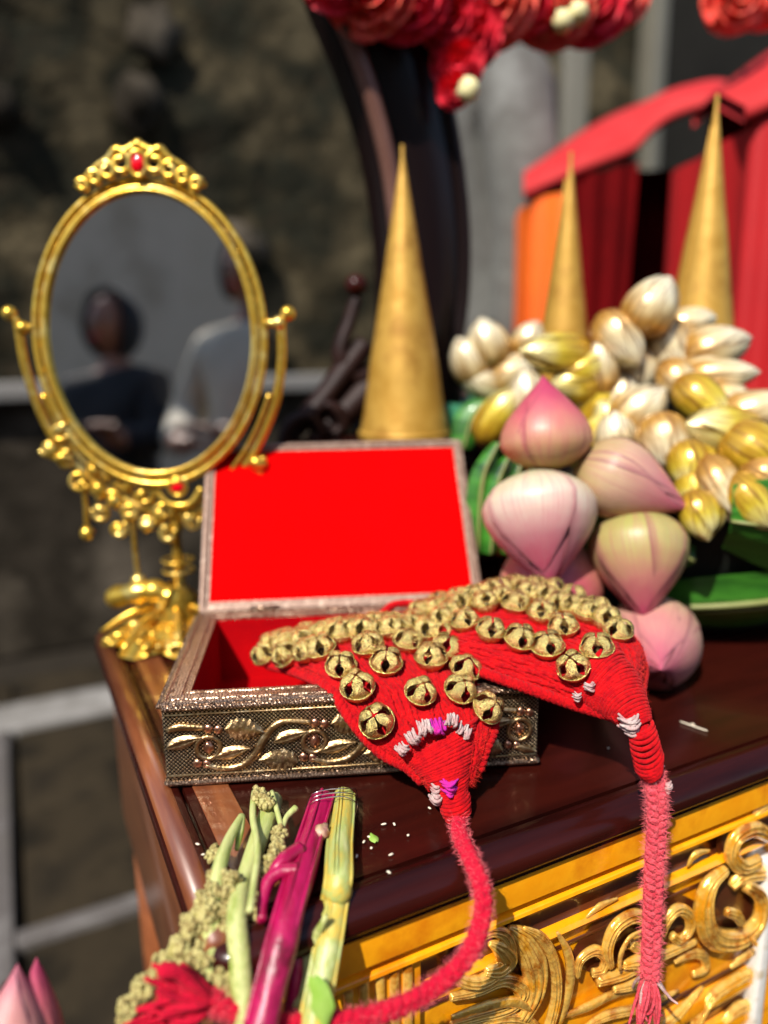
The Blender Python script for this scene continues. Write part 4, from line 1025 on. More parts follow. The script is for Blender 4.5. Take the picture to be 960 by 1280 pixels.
# braided ties
def rb(objs, root):
    for o in objs: rel(o, root)
pR = catmull(wpx([(816, 962, .328), (820, 990, .326), (821, 1030, .326), (818, 1080, .327), (816, 1130, .328), (814, 1180, .329), (812, 1222, .329)]), 10)
o1 = braid(pR, .0027, .0024, .0115, 'braid_strand', m_yarn2, padR, None)
rb(o1, padR)
smp = []
for i in range(1, len(pR) - 1):
    for k in range(10):
        a = 2 * PI * k / 10; dv = Vector((math.cos(a), math.sin(a), 0)); smp.append((pR[i] + dv * .0044, dv))
rel(fuzz(padR, smp, m_fuzz2, 4200, .0034, .00005, 'cord_fuzz', 4), padR)
pL = catmull(wpx([(573, 1018, .330), (575, 1045, .313), (590, 1078, .295), (603, 1115, .281), (600, 1160, .272), (578, 1203, .264), (530, 1243, .256), (470, 1268, .248), (400, 1280, .243), (340, 1278, .240), (290, 1264, .238), (262, 1252, .238)]), 10)
rb(braid(pL, .0016, .0026, .0125, 'braid_strand', m_yarn3, padL, None), padL)
smp = []
for i in range(1, len(pL) - 1):
    tg = (pL[i + 1] - pL[i - 1]).normalized(); e1 = tg.orthogonal().normalized(); e2 = tg.cross(e1)
    for k in range(10):
        a = 2 * PI * k / 10; dv = e1 * math.cos(a) + e2 * math.sin(a); smp.append((pL[i] + dv * .0037, dv))
rel(fuzz(padL, smp, m_fuzz2, 6500, .0024, .00005, 'cord_fuzz', 6), padL)
# tassel ends
def tassel(p0, dirv, L, spread, n, r, m, root, seed, nm='tassel'):
    rnd = random.Random(seed); mm = M(); dirv = Vector(dirv).normalized()
    for k in range(n):
        o = Vector((rnd.uniform(-1, 1), rnd.uniform(-1, 1), rnd.uniform(-1, 1))); o -= dirv * o.dot(dirv); o *= spread
        bend = Vector((rnd.uniform(-1, 1), rnd.uniform(-1, 1), rnd.uniform(-1, 1))) * spread * .8
        P = [p0 + o * .35 * 1, p0 + o * .9 + dirv * L * .3, p0 + o * 1.1 + bend * .4 + dirv * L * .7, p0 + o + bend + dirv * L * rnd.uniform(.85, 1.15)]
        mm.tube(catmull(P, 4), [r, r * 1.1, r * .7], 5)
    o = mm.obj(nm, m, root); rel(o, root)
tassel(pR[-1], (-.05, 0, -1), .026, .0058, 34, .0008, m_yarn2, padR, 5)
tassel(pR[-1], (.3, 0, -1), .016, .007, 8, .0008, m_white_yarn, padR, 8, 'white_tassel_threads')
e = pL[-1]
tassel(e, on_y(205, 1250, .236) - e, .016, .006, 22, .0013, m_yarn3, padL, 15)
tassel(e, on_y(200, 1215, .238) - e, .020, .0045, 16, .0013, m_yarn3, padL, 16)
tassel(e, on_y(180, 1290, .232) - e, .026, .005, 18, .0013, m_yarn3, padL, 17)
tassel(e, on_y(215, 1240, .238) - e, .016, .004, 8, .0009, m_white_yarn, padL, 18, 'white_tassel_threads')
bsolid([(300, 1268, .242), (262, 1252, .240), (238, 1250, .238)], [.0045, .0055, .003], padL, 'tassel_head', m_yarn3)
o = M().tube(catmull(wpx([(262, 1250, .238), (240, 1232, .237), (222, 1216, .236), (205, 1214, .235), (210, 1224, .236)]), 5), [.003, .0028, .0026, .0032, .001], 8).obj('loose_end', m_yarn3, padL); rel(o, padL)
# red loop of tie seen behind the pads, in front of the lid
o = M().tube(catmull(wpx([(478, 768, .462), (490, 757, .468), (512, 754, .472), (530, 760, .468), (536, 770, .462)]), 6), .0026, 8).obj('back_loop', m_yarn, padR); rel(o, padR)

# ================================================================== LOTUS BUDS
PROF = [(0, .22), (.06, .55), (.15, .84), (.28, 1.0), (.42, .97), (.56, .83), (.70, .60), (.82, .37), (.92, .17), (1.0, .02)]
PROF_B = [(0, .30), (.06, .60), (.15, .84), (.30, 1.0), (.48, 1.0), (.64, .90), (.78, .72), (.88, .50), (.95, .29), (1.0, .03)]
def prof_r(t, prof=None):
    PR = prof or PROF
    for (a, ra), (b, rb_) in zip(PR, PR[1:]):
        if t <= b: return lerp(ra, rb_, (t - a) / (b - a))
    return .02
def petal_mesh(nm, m, Rr, L, w0, tt, lay, tip_out=0.0, nv=16, nu=11, prof=None):
    rows = []
    for i in range(nv + 1):
        v = i / nv; t = v * tt; wv = w0 if w0 > 3 else (w0 * math.sqrt(max(0, 1 - v ** 3.2)) if i < nv else .02)
        row = []
        for j in range(nu):
            s = j / (nu - 1) * 2 - 1; a = s * wv
            r = Rr * (prof_r(t, prof) * (1 + .045 * lay + .035 * s * s * math.sin(PI * v) * (1 if lay > 0 else 0)) + .012 * lay) + .0035 * Rr * math.cos(s * 22) * math.sin(PI * v)
            r += tip_out * Rr * max(0, v - .8) * 2
            row.append((r * math.cos(a), r * math.sin(a), L * t * (1 + .0 * lay)))
        rows.append(row)
    inner = [[Vector(p) * .975 for p in r] for r in rows]
    mm = M().grid(rows)
    return mm.mesh(nm, m)
def bud(label, base, tip, Rr, ms, seed, cat='flower bud', group=None, name='lotus_bud', prof=None, pet=(3, 4)):
    """base and tip are world points; petals wrap round the axis in two layers"""
    rnd = random.Random(seed); base, tip = Vector(base), Vector(tip); ax_ = tip - base; L = ax_.length
    root = bpy.data.objects.new(name, None); col.objects.link(root); root.empty_display_size = .02
    q = ax_.to_track_quat('Z', 'Y'); root.matrix_world = Matrix.Translation(base) @ q.to_matrix().to_4x4() @ Matrix.Rotation(rnd.uniform(0, 6.28), 4, 'Z')
    tag(root, label, cat, group)
    kq = 1.15 if prof else .85
    key = (ms.name, round(Rr, 4), round(L, 4))
    core = petal_mesh('inner_petal', ms, Rr * .99, L, PI * 1.0, 1.0, -.2, prof=prof)
    inst(core, 'inner_petal', root, Matrix.Identity(4))
    m1 = petal_mesh('petal', ms, Rr, L, R(76), .985, .7 * kq, prof=prof); m2 = petal_mesh('petal', ms, Rr, L, R(60), .95, 1.5 * kq, .03, prof=prof); m3 = petal_mesh('petal', ms, Rr, L * .98, R(46), .89, 2.2 * kq, .05, prof=prof)
    for k in range(pet[0]): inst(m1, 'petal', root, Matrix.Rotation(2 * PI * k / pet[0] + rnd.uniform(-.2, .2), 4, 'Z'))
    for k in range(pet[1]): inst(rnd.choice((m2, m2, m3)), 'petal', root, Matrix.Rotation(2 * PI * k / pet[1] + .5 + rnd.uniform(-.25, .25), 4, 'Z') @ Matrix.Scale(rnd.uniform(.99, 1.015), 4))
    if not prof: M().tube([(0, 0, -.012), (0, 0, .004)], .0045, 10).obj('stalk', m_stemg, root)
    return root
LG = 'lotus buds piled right of the open box'
bud('upright deep pink lotus bud at the top of the lotus pile', on_y(684, 588, .510), on_y(679, 470, .520), .0285, m_lotus, 1, group=LG)
bud('pink lotus bud lying sideways with its tip pointing right', on_y(722, 578, .515), on_y(860, 636, .490), .0260, m_lotus_p, 2, group=LG)
bud('largest pale pink and white lotus bud hanging tip down beside the lid', on_y(668, 592, .505), on_y(685, 735, .470), .0355, m_lotus_w, 3, group=LG)
bud('greenish cream lotus bud hanging tip down right of the largest one', on_y(795, 640, .510), on_y(804, 776, .472), .0310, m_lotus_g, 4, group=LG)
bud('faded pink lotus bud lowest in the pile resting on the table', on_y(812, 786, .520), on_y(826, 838, .428), .0300, m_lotus_p, 5, group=LG)
bud('pink lotus bud half hidden behind the bells of the right pad', on_y(690, 715, .535), on_y(680, 770, .47), .0330, m_lotus, 6, group=LG)
# near lotus at the lower left corner
bud('pink lotus bud with pointed tips close up at the lower left corner', on_y(8, 1370, .225), on_y(22, 1205, .240), .0125, m_lotus_p, 8)
bud('second pink lotus bud at the lower left corner, broader and right of the pointed one', on_y(40, 1372, .232), on_y(46, 1197, .245), .0105, m_lotus, 9)
# the brass dish they stand in is out of frame below: a vase carries the stalks
vs_ = on_y(22, 1370, .230)
vz = empty('flower_vase', (vs_.x, vs_.y, 0)); tag(vz, 'tall narrow brass vase holding the lotus buds left of the table', 'vase')
hz = vs_.z - .004
M().lathe([(0, 0), (.07, 0), (.075, .01), (.03, .03), (.022, .06), (.03, .3), (.036, .5), (.024, hz - .06), (.030, hz - .006), (.032, hz), (.028, hz - .004), (.02, hz - .05)], 24).obj('vase_body', m_relief, vz)

# ================================================================== LEAF BOWL WITH GOLD BUDS
bc = Vector((.270, .665, TZ))
bowl = empty('leaf_bowl', bc, .2); tag(bowl, 'round dark bowl wrapped in green banana leaves under the gold buds', 'bowl')
RZ = .120; RR = .168
M().lathe([(0, .001), (.085, .001), (.10, .004), (.135, .035), (RR - .01, RZ - .01), (RR, RZ), (RR - .006, RZ - .002), (.13, .04), (0, .03)], 48).obj('bowl_body', m_basket, bowl)
def leaf_strip(a0, a1, z0, z1, nm='leaf_wrap', wd=.055, off=.006, sag=0.0):
    rows = []; mid = []
    n = 24
    for i in range(n + 1):
        t = i / n; a = lerp(a0, a1, t); z = lerp(z0, z1, t) + sag * math.sin(PI * t); wv = wd * (math.sin(PI * min(max(t * .9 + .08, 0), 1)) ** .5); row = []
        for j in range(9):
            s = j / 8 - .5; zz = z + s * wv; zc = min(max(zz, .004), RZ + .03)
            rb_ = lerp(.10, RR, min(max(zc / RZ, 0), 1) ** .7) + off + .004 * math.cos(s * 6) + .0015 * math.sin(s * 40)
            if j == 4: mid.append(Vector((rb_ * math.cos(a), rb_ * math.sin(a), zc)) + Vector((math.cos(a), math.sin(a), 0)) * .002)
            row.append((rb_ * math.cos(a), rb_ * math.sin(a), zc))
        rows.append(row)
    M().grid(rows).obj(nm, m_leaf, bowl)
    M().tube(mid, [.0012, .0024, .0020], 7).obj('leaf_rib', m_rib, bowl)
# right front: the broad bright leaf; left: three striped leaves curling over
leaf_strip(R(-114), R(-10), .112, .066, wd=.095, off=.014)
leaf_strip(R(-125), R(-60), .030, .050, wd=.050, off=.006)
leaf_strip(R(-140), R(-70), .030, .055, wd=.05, off=.009)
leaf_strip(R(-185), R(-120), .105, .080, wd=.06, off=.012)
leaf_strip(R(-200), R(-140), .040, .075, wd=.05, off=.008)
leaf_strip(R(-20), R(50), .05, .07, wd=.06, off=.008); leaf_strip(R(50), R(120), .05, .07, wd=.06, off=.008); leaf_strip(R(110), R(175), .05, .06, wd=.06, off=.008)
# upright striped leaf blades at the bowl's left, next to the lid
def blade(pts, y, wpx_, nm='leaf_blade', m=m_leaf):
    P = catmull(wpx([(px, py, y + k * .004) for k, (px, py) in enumerate(pts)]), 6); rows = []
    for i, p in enumerate(P):
        t = i / (len(P) - 1); wv = wpx_ / FPX * y * math.sin(PI * min(.15 + t * .8, 1)) ** .7
        rows.append([p + Vector(((j / 6 - .5) * wv * 2, -.006 * (1 - (j / 3 - 1) ** 2), 0)) for j in range(7)])
    o = M().grid(rows).obj(nm, m, bowl); rel(o, bowl)
    o = M().tube([p + Vector((0, -.0075, 0)) for p in P], [.001, .0016, .0008], 6).obj('leaf_rib', m_rib, bowl); rel(o, bowl)
blade([(596, 690), (598, 640), (604, 590), (622, 552)], .56, 17); blade([(612, 690), (616, 640), (622, 600), (634, 570)], .555, 15); blade([(634, 690), (640, 640), (644, 600), (650, 575)], .56, 14)
blade([(578, 560), (590, 520), (610, 500), (640, 500)], .66, 22)
# gold buds: core mound keeps the heap closed
def heap_pt(px, py, push=0.0):
    """where the view ray meets the cone-shaped heap"""
    d = ray(px, py).normalized(); apex = bc; best = None
    for i in range(400):
        p = CAM + d * (.3 + i * .002); q = p - bc; rad = math.hypot(q.x, q.y); zl_ = RZ - .01 + .150 * (1 - rad / (RR + .02))
        if q.z <= zl_ and rad < RR + .02: best = p; break
    return best if best else CAM + d * (.62 / d.y)
hp = M(); rows = []
for i in range(9):
    t = i / 8; rows.append([bc + Vector(((RR - .045) * (1 - t) * math.cos(a) + .001, (RR - .045) * (1 - t) * math.sin(a), RZ - .03 + .14 * t)) for a in [2 * PI * k / 28 for k in range(28)]])
md = M().grid(rows, cv=True, flip=True).obj('straw_mound', m_basket, bowl); rel(md, bowl)
BL = ['cream and gold bud topmost on the heap in the leaf bowl', 'cream bud pointing down just left of and below the topmost bud', 'plump cream bud pointing down directly below the topmost bud',
      'cream bud pointing right, upper of the two at the right flank of the heap', 'yellow gold bud lying flat above the upright pink lotus bud', 'large yellow gold bud standing upright right of the upright pink lotus',
      'cream bud slanting up in the middle of the heap', 'cream bud pointing down above the tip of the sideways lotus bud', 'slim cream bud pointing right, lower of the two at the right flank of the heap',
      'yellow gold bud slanting down right near the right flank of the heap', 'large yellow gold bud lying sideways at the right edge of the heap', 'yellow gold bud cut by the right edge of the photo above the green leaf',
      'cream bud pointing down just above the broad green leaf', 'small yellow gold bud low at the right edge above the green leaf', 'yellow gold bud peeking out left of the upright pink lotus bud',
      'cream bud pointing right at the right edge above the large sideways gold bud', 'cream bud standing up directly behind the sideways lotus bud', 'small yellow gold bud pointing straight down beside the sideways lotus tip',
      'small cream bud wedged in the middle right of the heap', 'small yellow gold bud wedged right of the flat yellow one', 'small cream bud tucked in right of the topmost bud', 'small cream bud pointing down below the second highest bud',
      'pale bud at the top of the small green dish', 'pale bud at the far left of the small green dish next to the dark frame', 'pale bud leaning right at the right of the small green dish',
      'pale bud lying low at the rim of the small green dish', 'small pale bud behind the flat yellow gold bud', 'cream bud half cut by the right edge of the photo low on the heap', 'cream bud just right behind the tip of the upright pink lotus',
      'lowest small yellow gold bud resting on the broad green leaf']
GG = 'gold painted buds heaped in the leaf bowl'
goldb = [  # px, py, angle of tip (deg, 0 = right, 90 = up), half length px, half width px, yellow?
    (815, 382, 60, 40, 30, 0), (775, 425, -60, 42, 28, 0), (836, 436, -70, 46, 32, 0), (893, 436, 15, 44, 26, 0), (695, 442, 180, 52, 27, 1), (742, 500, 75, 50, 34, 1), (800, 513, 45, 40, 30, 0),
    (832, 556, -80, 42, 31, 0), (900, 468, 0, 46, 20, 0), (880, 505, -50, 46, 26, 1), (905, 542, 170, 60, 34, 1), (950, 572, -40, 56, 34, 1), (902, 612, -70, 48, 28, 0), (938, 628, -60, 42, 24, 1),
    (622, 520, 60, 42, 24, 1), (945, 515, 10, 50, 26, 0), (770, 548, 100, 36, 26, 0), (862, 585, -90, 36, 24, 1), (850, 480, -60, 36, 24, 0), (728, 462, 20, 34, 22, 1), (860, 405, 10, 34, 22, 0), (800, 460, -100, 34, 24, 0),
    (610, 430, 110, 34, 26, 0), (586, 452, 120, 34, 24, 0), (640, 468, 30, 36, 26, 0), (604, 478, 160, 34, 24, 0), (660, 425, 60, 26, 20, 0), (965, 600, -30, 40, 26, 0), (660, 500, 100, 40, 26, 0), (875, 645, -80, 34, 22, 1)]
random.seed(77)
FL = ['cream filler bud half hidden in the gap left of the second highest bud', 'yellow gold bud half hidden under the flat yellow one', 'cream bud sunk in the dark gap at the middle of the heap', 'gold bud sunk behind the upright gold bud',
      'cream bud wedged under the two slim buds at the right flank', 'gold bud sunk between the sideways lotus and the heap middle', 'cream bud peeping out above the large sideways gold bud', 'gold bud wedged deep left of the lowest cream bud',
      'small gold bud in the shade right of the sideways lotus tip', 'small cream bud in the gap below the slim right flank buds', 'gold bud buried under the topmost buds by the tall cone', 'small gold bud low between the leaf and the lowest cream bud']
for q in ((745, 450, 100, 36, 24, 0), (712, 470, 190, 36, 22, 1), (770, 488, 80, 34, 24, 0), (760, 520, 130, 34, 24, 1), (880, 455, 10, 36, 22, 0), (742, 540, 60, 34, 24, 1), (925, 505, 160, 36, 24, 0), (868, 612, -100, 34, 22, 1), (880, 575, -60, 34, 22, 1), (915, 490, -20, 34, 22, 0), (860, 430, 40, 34, 24, 1), (890, 640, -90, 30, 20, 1)): goldb.append(q)
BL = BL + FL
lbl = {0: 'cream and gold', 1: 'yellow gold'}
for k, (px, py, an, hl, hw, yy) in enumerate(goldb):
    far = (k in (22, 23, 24, 25, 26))
    c = heap_pt(px, py) if not far else on_y(px, py, .74)
    dep = (c - CAM).dot(_f); s = dep / FPX
    a = R(an); dr_ = _r * math.cos(a) + _u * math.sin(a) - _f * .35
    dr_.normalize()
    if k >= 30: c = c + (bc + Vector((0, 0, .08)) - c).normalized() * .008
    p = c - dr_ * hl * s; q = c + dr_ * hl * s
    b_ = bud(f'{lbl[yy]} bud lying in the heap in the leaf bowl', p, q, hw * s * random.uniform(.86, 1.04), m_gbud2 if yy else m_gbud, 40 + k, group=GG, name='gold_bud', prof=PROF_B, pet=(3, 4))
    b_['label'] = BL[k]
    if far: b_['group'] = 'pale buds on the small green dish'
# small green dish behind (570-640, 490-545)
gd = on_y(612, 500, .76)
dish = M().lathe([(0, 0), (.03, 0), (.04, .006), (.06, gd.z - TZ - .02), (.062, gd.z - TZ), (.056, gd.z - TZ - .006), (0, gd.z - TZ - .012)], 28).obj('green_dish', mat('teal_green_glaze', (.03, .16, .08), rough=.3, coat=.5)); dish.location = (gd.x, gd.y, TZ)
tag(dish, 'small teal green dish holding pale buds behind the upright lotus', 'dish')

# ================================================================== ROSES ALONG THE FRAME TOP
gar = empty('rose_garland', fpt(560, 10, -.03)); tag(gar, 'garland of bright red and coral roses hung over the dark frame top', 'garland')
def rose(c, r, m, seed, mh=None, face=(-.05, -1, -.25), par=None):
    rnd = random.Random(seed); par = par or gar
    q = Vector(face).normalized().to_track_quat('Z', 'Y').to_matrix()
    root = M().sphere((0, 0, 0), r * .30, 10, 7).obj('rose', mh or m, par)
    root.matrix_local = par.matrix_world.inverted() @ (Matrix.Translation(c) @ q.to_4x4())
    for layer, (n, rr_, tilt, sz) in enumerate(((3, .15, 8, .55), (4, .34, 24, .66), (5, .52, 46, .74), (6, .66, 72, .80))):
        pm = M(); rows = []
        for i in range(6):
            v = i / 5; row = []
            for j in range(7):
                s = j / 6 * 2 - 1; wv = sz * (.35 + .75 * math.sin(PI * (.15 + .65 * v)))
                x = s * wv * r * 1.05; z = v * sz * r * 1.15 - .10 * r * s * s * v; y = .26 * r * (s * s) + (.20 * r * max(0, v - .6)) * -1 + .015 * r * math.sin(s * 5 + seed)
                row.append((x, y, z))
            rows.append(row)
        me = pm.grid(rows).mesh('petal', m)
        for k in range(n):
            a = 2 * PI * k / n + layer * .5 + rnd.uniform(-.15, .15)
            # stand each petal at radius rr_, leaning outward by tilt
            mt = Matrix.Rotation(a, 4, 'Z') @ Matrix.Translation((0, -rr_ * r * .55, -.10 * r * layer)) @ Matrix.Rotation(R(tilt + rnd.uniform(-8, 8)), 4, 'X')
            inst(me, 'petal', root, mt)
for k, (px, py, r, mm_) in enumerate(((462, -20, .034, m_rose2), (505, -12, .034, m_rose), (555, -30, .034, m_rose), (612, -6, .037, m_rose2), (586, 42, .026, m_rose), (572, 78, .020, m_rose), (652, -4, .028, m_rose),
                                      (690, 0, .036, m_rose2), (738, 0, .034, m_rose), (772, -12, .028, m_rose2), (640, -50, .03, m_rose2), (560, 20, .024, m_rose), (420, -45, .03, m_rose), (700, -50, .03, m_rose), (568, 112, .014, m_rose))):
    rose(fpt(px, py, -.045), r, mm_, k, m_rosey if k in (7,) else None)
for (px, py) in ((586, 112), (704, 26), (722, 16)):
    o = M().sphere(fpt(px, py, -.07), .010, nz=.4).obj('cream_bud', m_rosey, gar); rel(o, gar)
o = M().tube(catmull([fpt(x, y, -.03) for x, y in ((300, -120), (400, -50), (470, -10), (560, 10), (640, 0), (740, -5), (800, -40))], 6), .006, 8).obj('garland_stem', m_leaf, gar); rel(o, gar)
gar2 = empty('rose_garland', fpt(935, -20, -.03)); tag(gar2, 'single hanging bunch of red roses at the upper right corner', 'garland', None)
for k, (px, py, r) in enumerate(((922, -4, .030), (955, -8, .030), (940, -45, .03))): rose(fpt(px, py, -.04), r, m_rose2 if k < 2 else m_rose, 60 + k, par=gar2)
o = M().tube([fpt(935, -20, -.03), fpt(940, -160, -.03)], .003, 6).obj('garland_stem', m_leaf, gar2); rel(o, gar2)

# ================================================================== RED CANOPIES
def canopy(label, off, side):
    YF, YB = 1.25, 1.50; rt = empty('red_canopy', Vector((.50, 1.375, 0)) + Vector(off)); tag(rt, label, 'canopy', 'red cloth canopies behind the flowers')
    base0 = Vector((.50, 1.375, 0))
    fpx = [(655, 236), (700, 216), (730, 203), (765, 190), (793, 178), (812, 158), (835, 140), (865, 128), (893, 122)]
    bpx = [(654, 226), (672, 206), (715, 172), (754, 148), (785, 134), (815, 124), (840, 118), (868, 113), (893, 110)]
    F = [on_y(px, py, YF) - base0 for px, py in fpx]; B = [on_y(px, py, YB) - base0 for px, py in bpx]
    xm = F[-1].x; F += [Vector((2 * xm - p.x, p.y, p.z)) for p in F[-2::-1]]; xm2 = B[-1].x; B += [Vector((2 * xm2 - p.x, p.y, p.z)) for p in B[-2::-1]]
    F = catmull(F, 4); B = catmull(B, 4)
    rows = [F, [a.lerp(b, .5) + Vector((0, 0, .02)) for a, b in zip(F, B)], B]
    und = [[p - Vector((0, 0, .016)) for p in r] for r in rows]
    M().grid(rows + und[::-1], cu=True).obj('roof_cloth', m_red_roof, rt)
    zt = on_y(700, 216, YF).z - .016; xl = on_y(704, 216, YF).x - base0.x; d0 = YF - base0.y; d1 = YB - base0.y - .01
    xr = 2 * xm - xl
    def wall(a, b, ztop, zbot, m, nm, fold=.008, nf=6, pin=0.0):
        rows = []; a, b = Vector(a), Vector(b); nrm = (b - a).normalized().cross(Vector((0, 0, 1)))
        for i in range(9):
            t = i / 8; row = []
            for j in range(33):
                s = j / 32; s2 = lerp(s, .5 + (s - .5) * (1 - pin), t); p = a.lerp(b, s2); row.append(p + nrm * fold * math.sin(s * nf * 2 * PI) + Vector((0, 0, lerp(ztop(s) if callable(ztop) else ztop, zbot, t))))
            rows.append(row)
        return M().grid(rows).obj(nm, m, rt)
    zb_ = .62
    zc = zt - .02
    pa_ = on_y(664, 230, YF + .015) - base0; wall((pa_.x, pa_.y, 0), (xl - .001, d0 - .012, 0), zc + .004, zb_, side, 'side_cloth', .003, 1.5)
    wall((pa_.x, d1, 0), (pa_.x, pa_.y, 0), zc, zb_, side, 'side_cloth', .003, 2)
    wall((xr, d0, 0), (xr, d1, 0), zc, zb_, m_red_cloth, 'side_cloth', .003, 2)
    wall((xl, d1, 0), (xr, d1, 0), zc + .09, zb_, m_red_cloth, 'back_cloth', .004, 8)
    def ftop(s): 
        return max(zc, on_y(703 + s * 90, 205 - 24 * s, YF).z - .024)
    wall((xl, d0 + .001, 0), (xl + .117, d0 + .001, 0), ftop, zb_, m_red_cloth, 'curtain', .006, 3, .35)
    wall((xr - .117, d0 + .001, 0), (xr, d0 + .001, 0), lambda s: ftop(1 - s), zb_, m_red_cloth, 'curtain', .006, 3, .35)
    for xx in (xl + .02, xr - .02):
        for yy in (d0 + .022, d1 - .020): M().tube([(xx, yy, 0), (xx, yy, zc + .01)], .009, 8).obj('pole', m_groove, rt)
    M().box((xl, d0, zb_ - .03), (xr, d1, zb_), .004).obj('deck', m_groove, rt)
    return rt
canopy('red cloth canopy with an orange side standing behind the slim gold cone', (0, 0, 0), m_or_cloth)
canopy('nearer red cloth canopy cut off by the right edge of the photo', (.156, -.40, 0), m_red_side)

# ================================================================== PEOPLE (blurred, behind, and in the mirror)
def skin_body(nm, verts, edges, radii, m, parent, sub=2):
    me = bpy.data.meshes.new(nm); me.from_pydata([tuple(v) for v in verts], edges, []); o = bpy.data.objects.new(nm, me); col.objects.link(o); o.parent = parent
    md = o.modifiers.new('skin', 'SKIN'); md.use_smooth_shade = True
    for i, r in enumerate(radii):
        sv = me.skin_vertices[0].data[i]; sv.radius = r if isinstance(r, tuple) else (r, r); sv.use_root = (i == 0)
    s = o.modifiers.new('sub', 'SUBSURF'); s.levels = sub; s.render_levels = sub
    me.materials.append(m); return o
def person(label, loc, rz, shirt, legs, hgt=1.65, armL=None, armR=None, hair='short', scarf=False, lean=0.0):
    k = hgt / 1.7; rt = empty('person', loc, rz); tag(rt, label, 'person')       # faces -y
    def v(x, y, z): return Vector((x, y - lean * max(0, z - .95), z)) * k
    armL = armL or [(-.24, 0, 1.15), (-.25, -.03, .90), (-.25, -.06, .82)]
    armR = armR or [(.24, 0, 1.15), (.25, -.03, .90), (.25, -.06, .82)]
    # continuous body
    V = [v(0, 0, .95), v(0, 0, 1.15), v(0, 0, 1.36), v(0, .005, 1.46), v(0, -.01, 1.53)]; Rr_ = [.105, .09, .095, .05, .055]; Eg = [(0, 1), (1, 2), (2, 3), (3, 4)]
    for sgn, arm in ((-1, armL), (1, armR)):
        b = len(V); V += [v(sgn * .17, 0, 1.38)] + [v(*a) for a in arm]; Rr_ += [.06, .045, .033, .03]; Eg += [(2, b), (b, b + 1), (b + 1, b + 2), (b + 2, b + 3)]
    for sgn in (-1, 1):
        b = len(V); V += [v(sgn * .09, 0, .88), v(sgn * .10, -.01, .48), v(sgn * .10, .01, .09), v(sgn * .11, -.13, .035)]; Rr_ += [.078, .055, .042, .035]; Eg += [(0, b), (b, b + 1), (b + 1, b + 2), (b + 2, b + 3)]
    skin_body('body', V, Eg, Rr_, m_skin, rt)
    # head with face
    hc = v(0, -.02, 1.625); hd = M(); rows = []
    for i in range(19):
        th = PI * i / 18; row = []
        for j in range(24):
            a = 2 * PI * j / 24; x = math.sin(th) * math.cos(a) * .076; y = math.sin(th) * math.sin(a) * .095; z = math.cos(th) * .118
            if z < 0: x *= 1 - .28 * (-z / .118) ** 1.5
            if y < 0:
                y += -.014 * math.exp(-((x / .012) ** 2) - ((z + .018) / .022) ** 2)      # nose
                y += .006 * math.exp(-(((abs(x) - .03) / .013) ** 2) - ((z - .01) / .012) ** 2)  # eye sockets
                y += -.005 * math.exp(-((x / .022) ** 2) - ((z + .062) / .008) ** 2)     # lips
            row.append(hc + Vector((x, y, z)) * k)
        rows.append(row)
    hd.grid(rows, cv=True).obj('head', m_skin, rt)
    for sgn in (-1, 1):
        M().sphere(hc + Vector((sgn * .030, -.083, .010)) * k, .010, 8, 6).obj('eye', m_white, rt)
        M().sphere(hc + Vector((sgn * .030, -.092, .010)) * k, .005, 8, 6).obj('iris', m_hair, rt)
        M().sphere(hc + Vector((sgn * .077, .0, -.005)) * k, .02, 8, 6, (.4, .7, 1.2)).obj('ear', m_skin, rt)
    M().sphere(hc + Vector((0, -.094, -.062)) * k, .017, 8, 5, (1.2, .3, .35)).obj('mouth', m_rose, rt)
    # hair cap or scarf
    rows = []
    for i in range(13):
        th = PI * (.72 if not scarf else .95) * i / 12; row = []
        for j in range(20):
            a = PI * (-.12) + PI * 1.24 * j / 19; kx = 1.13 if not scarf else 1.25
            row.append(hc + Vector((math.sin(th) * math.cos(a) * .080 * kx, math.sin(th) * math.sin(a) * .100 * kx - (0 if i > 3 else .015), math.cos(th) * .120 * (1.06 if not scarf else 1.1) + .004)) * k)
        rows.append(row)
    o = M().grid(rows).obj('head_scarf' if scarf else 'hair', m_blackc if scarf else m_hair, rt); so_ = o.modifiers.new('s', 'SOLIDIFY'); so_.thickness = .012
    # shirt (long) as a clothed skin body, slightly larger
    V = [v(0, 0, .80 if not scarf else .25), v(0, 0, 1.0), v(0, 0, 1.2), v(0, .0, 1.38), v(0, .005, 1.45)]; Rr_ = [(.17, .125) if not scarf else (.26, .24), (.165, .125), (.17, .13), (.165, .11), (.075, .07)]; Eg = [(0, 1), (1, 2), (2, 3), (3, 4)]
    for sgn, arm in ((-1, armL), (1, armR)):
        b = len(V); e_ = Vector(arm[0]); w_ = Vector(arm[1]); V += [v(sgn * .175, 0, 1.385), v(*arm[0]), v(*(e_.lerp(w_, .92)))]; Rr_ += [.078, .066, .056]; Eg += [(3, b), (b, b + 1), (b + 1, b + 2)]
    skin_body('robe' if scarf else 'shirt', V, Eg, Rr_, shirt, rt)
    if not scarf:
        V = [v(0, 0, .90)]; Rr_ = [(.15, .12)]; Eg = []
        for sgn in (-1, 1):
            b = len(V); V += [v(sgn * .095, 0, .80), v(sgn * .105, -.01, .48), v(sgn * .105, .01, .10)]; Rr_ += [.10, .078, .066]; Eg += [(0, b), (b, b + 1), (b + 1, b + 2)]
        skin_body('trousers', V, Eg, Rr_, legs, rt)
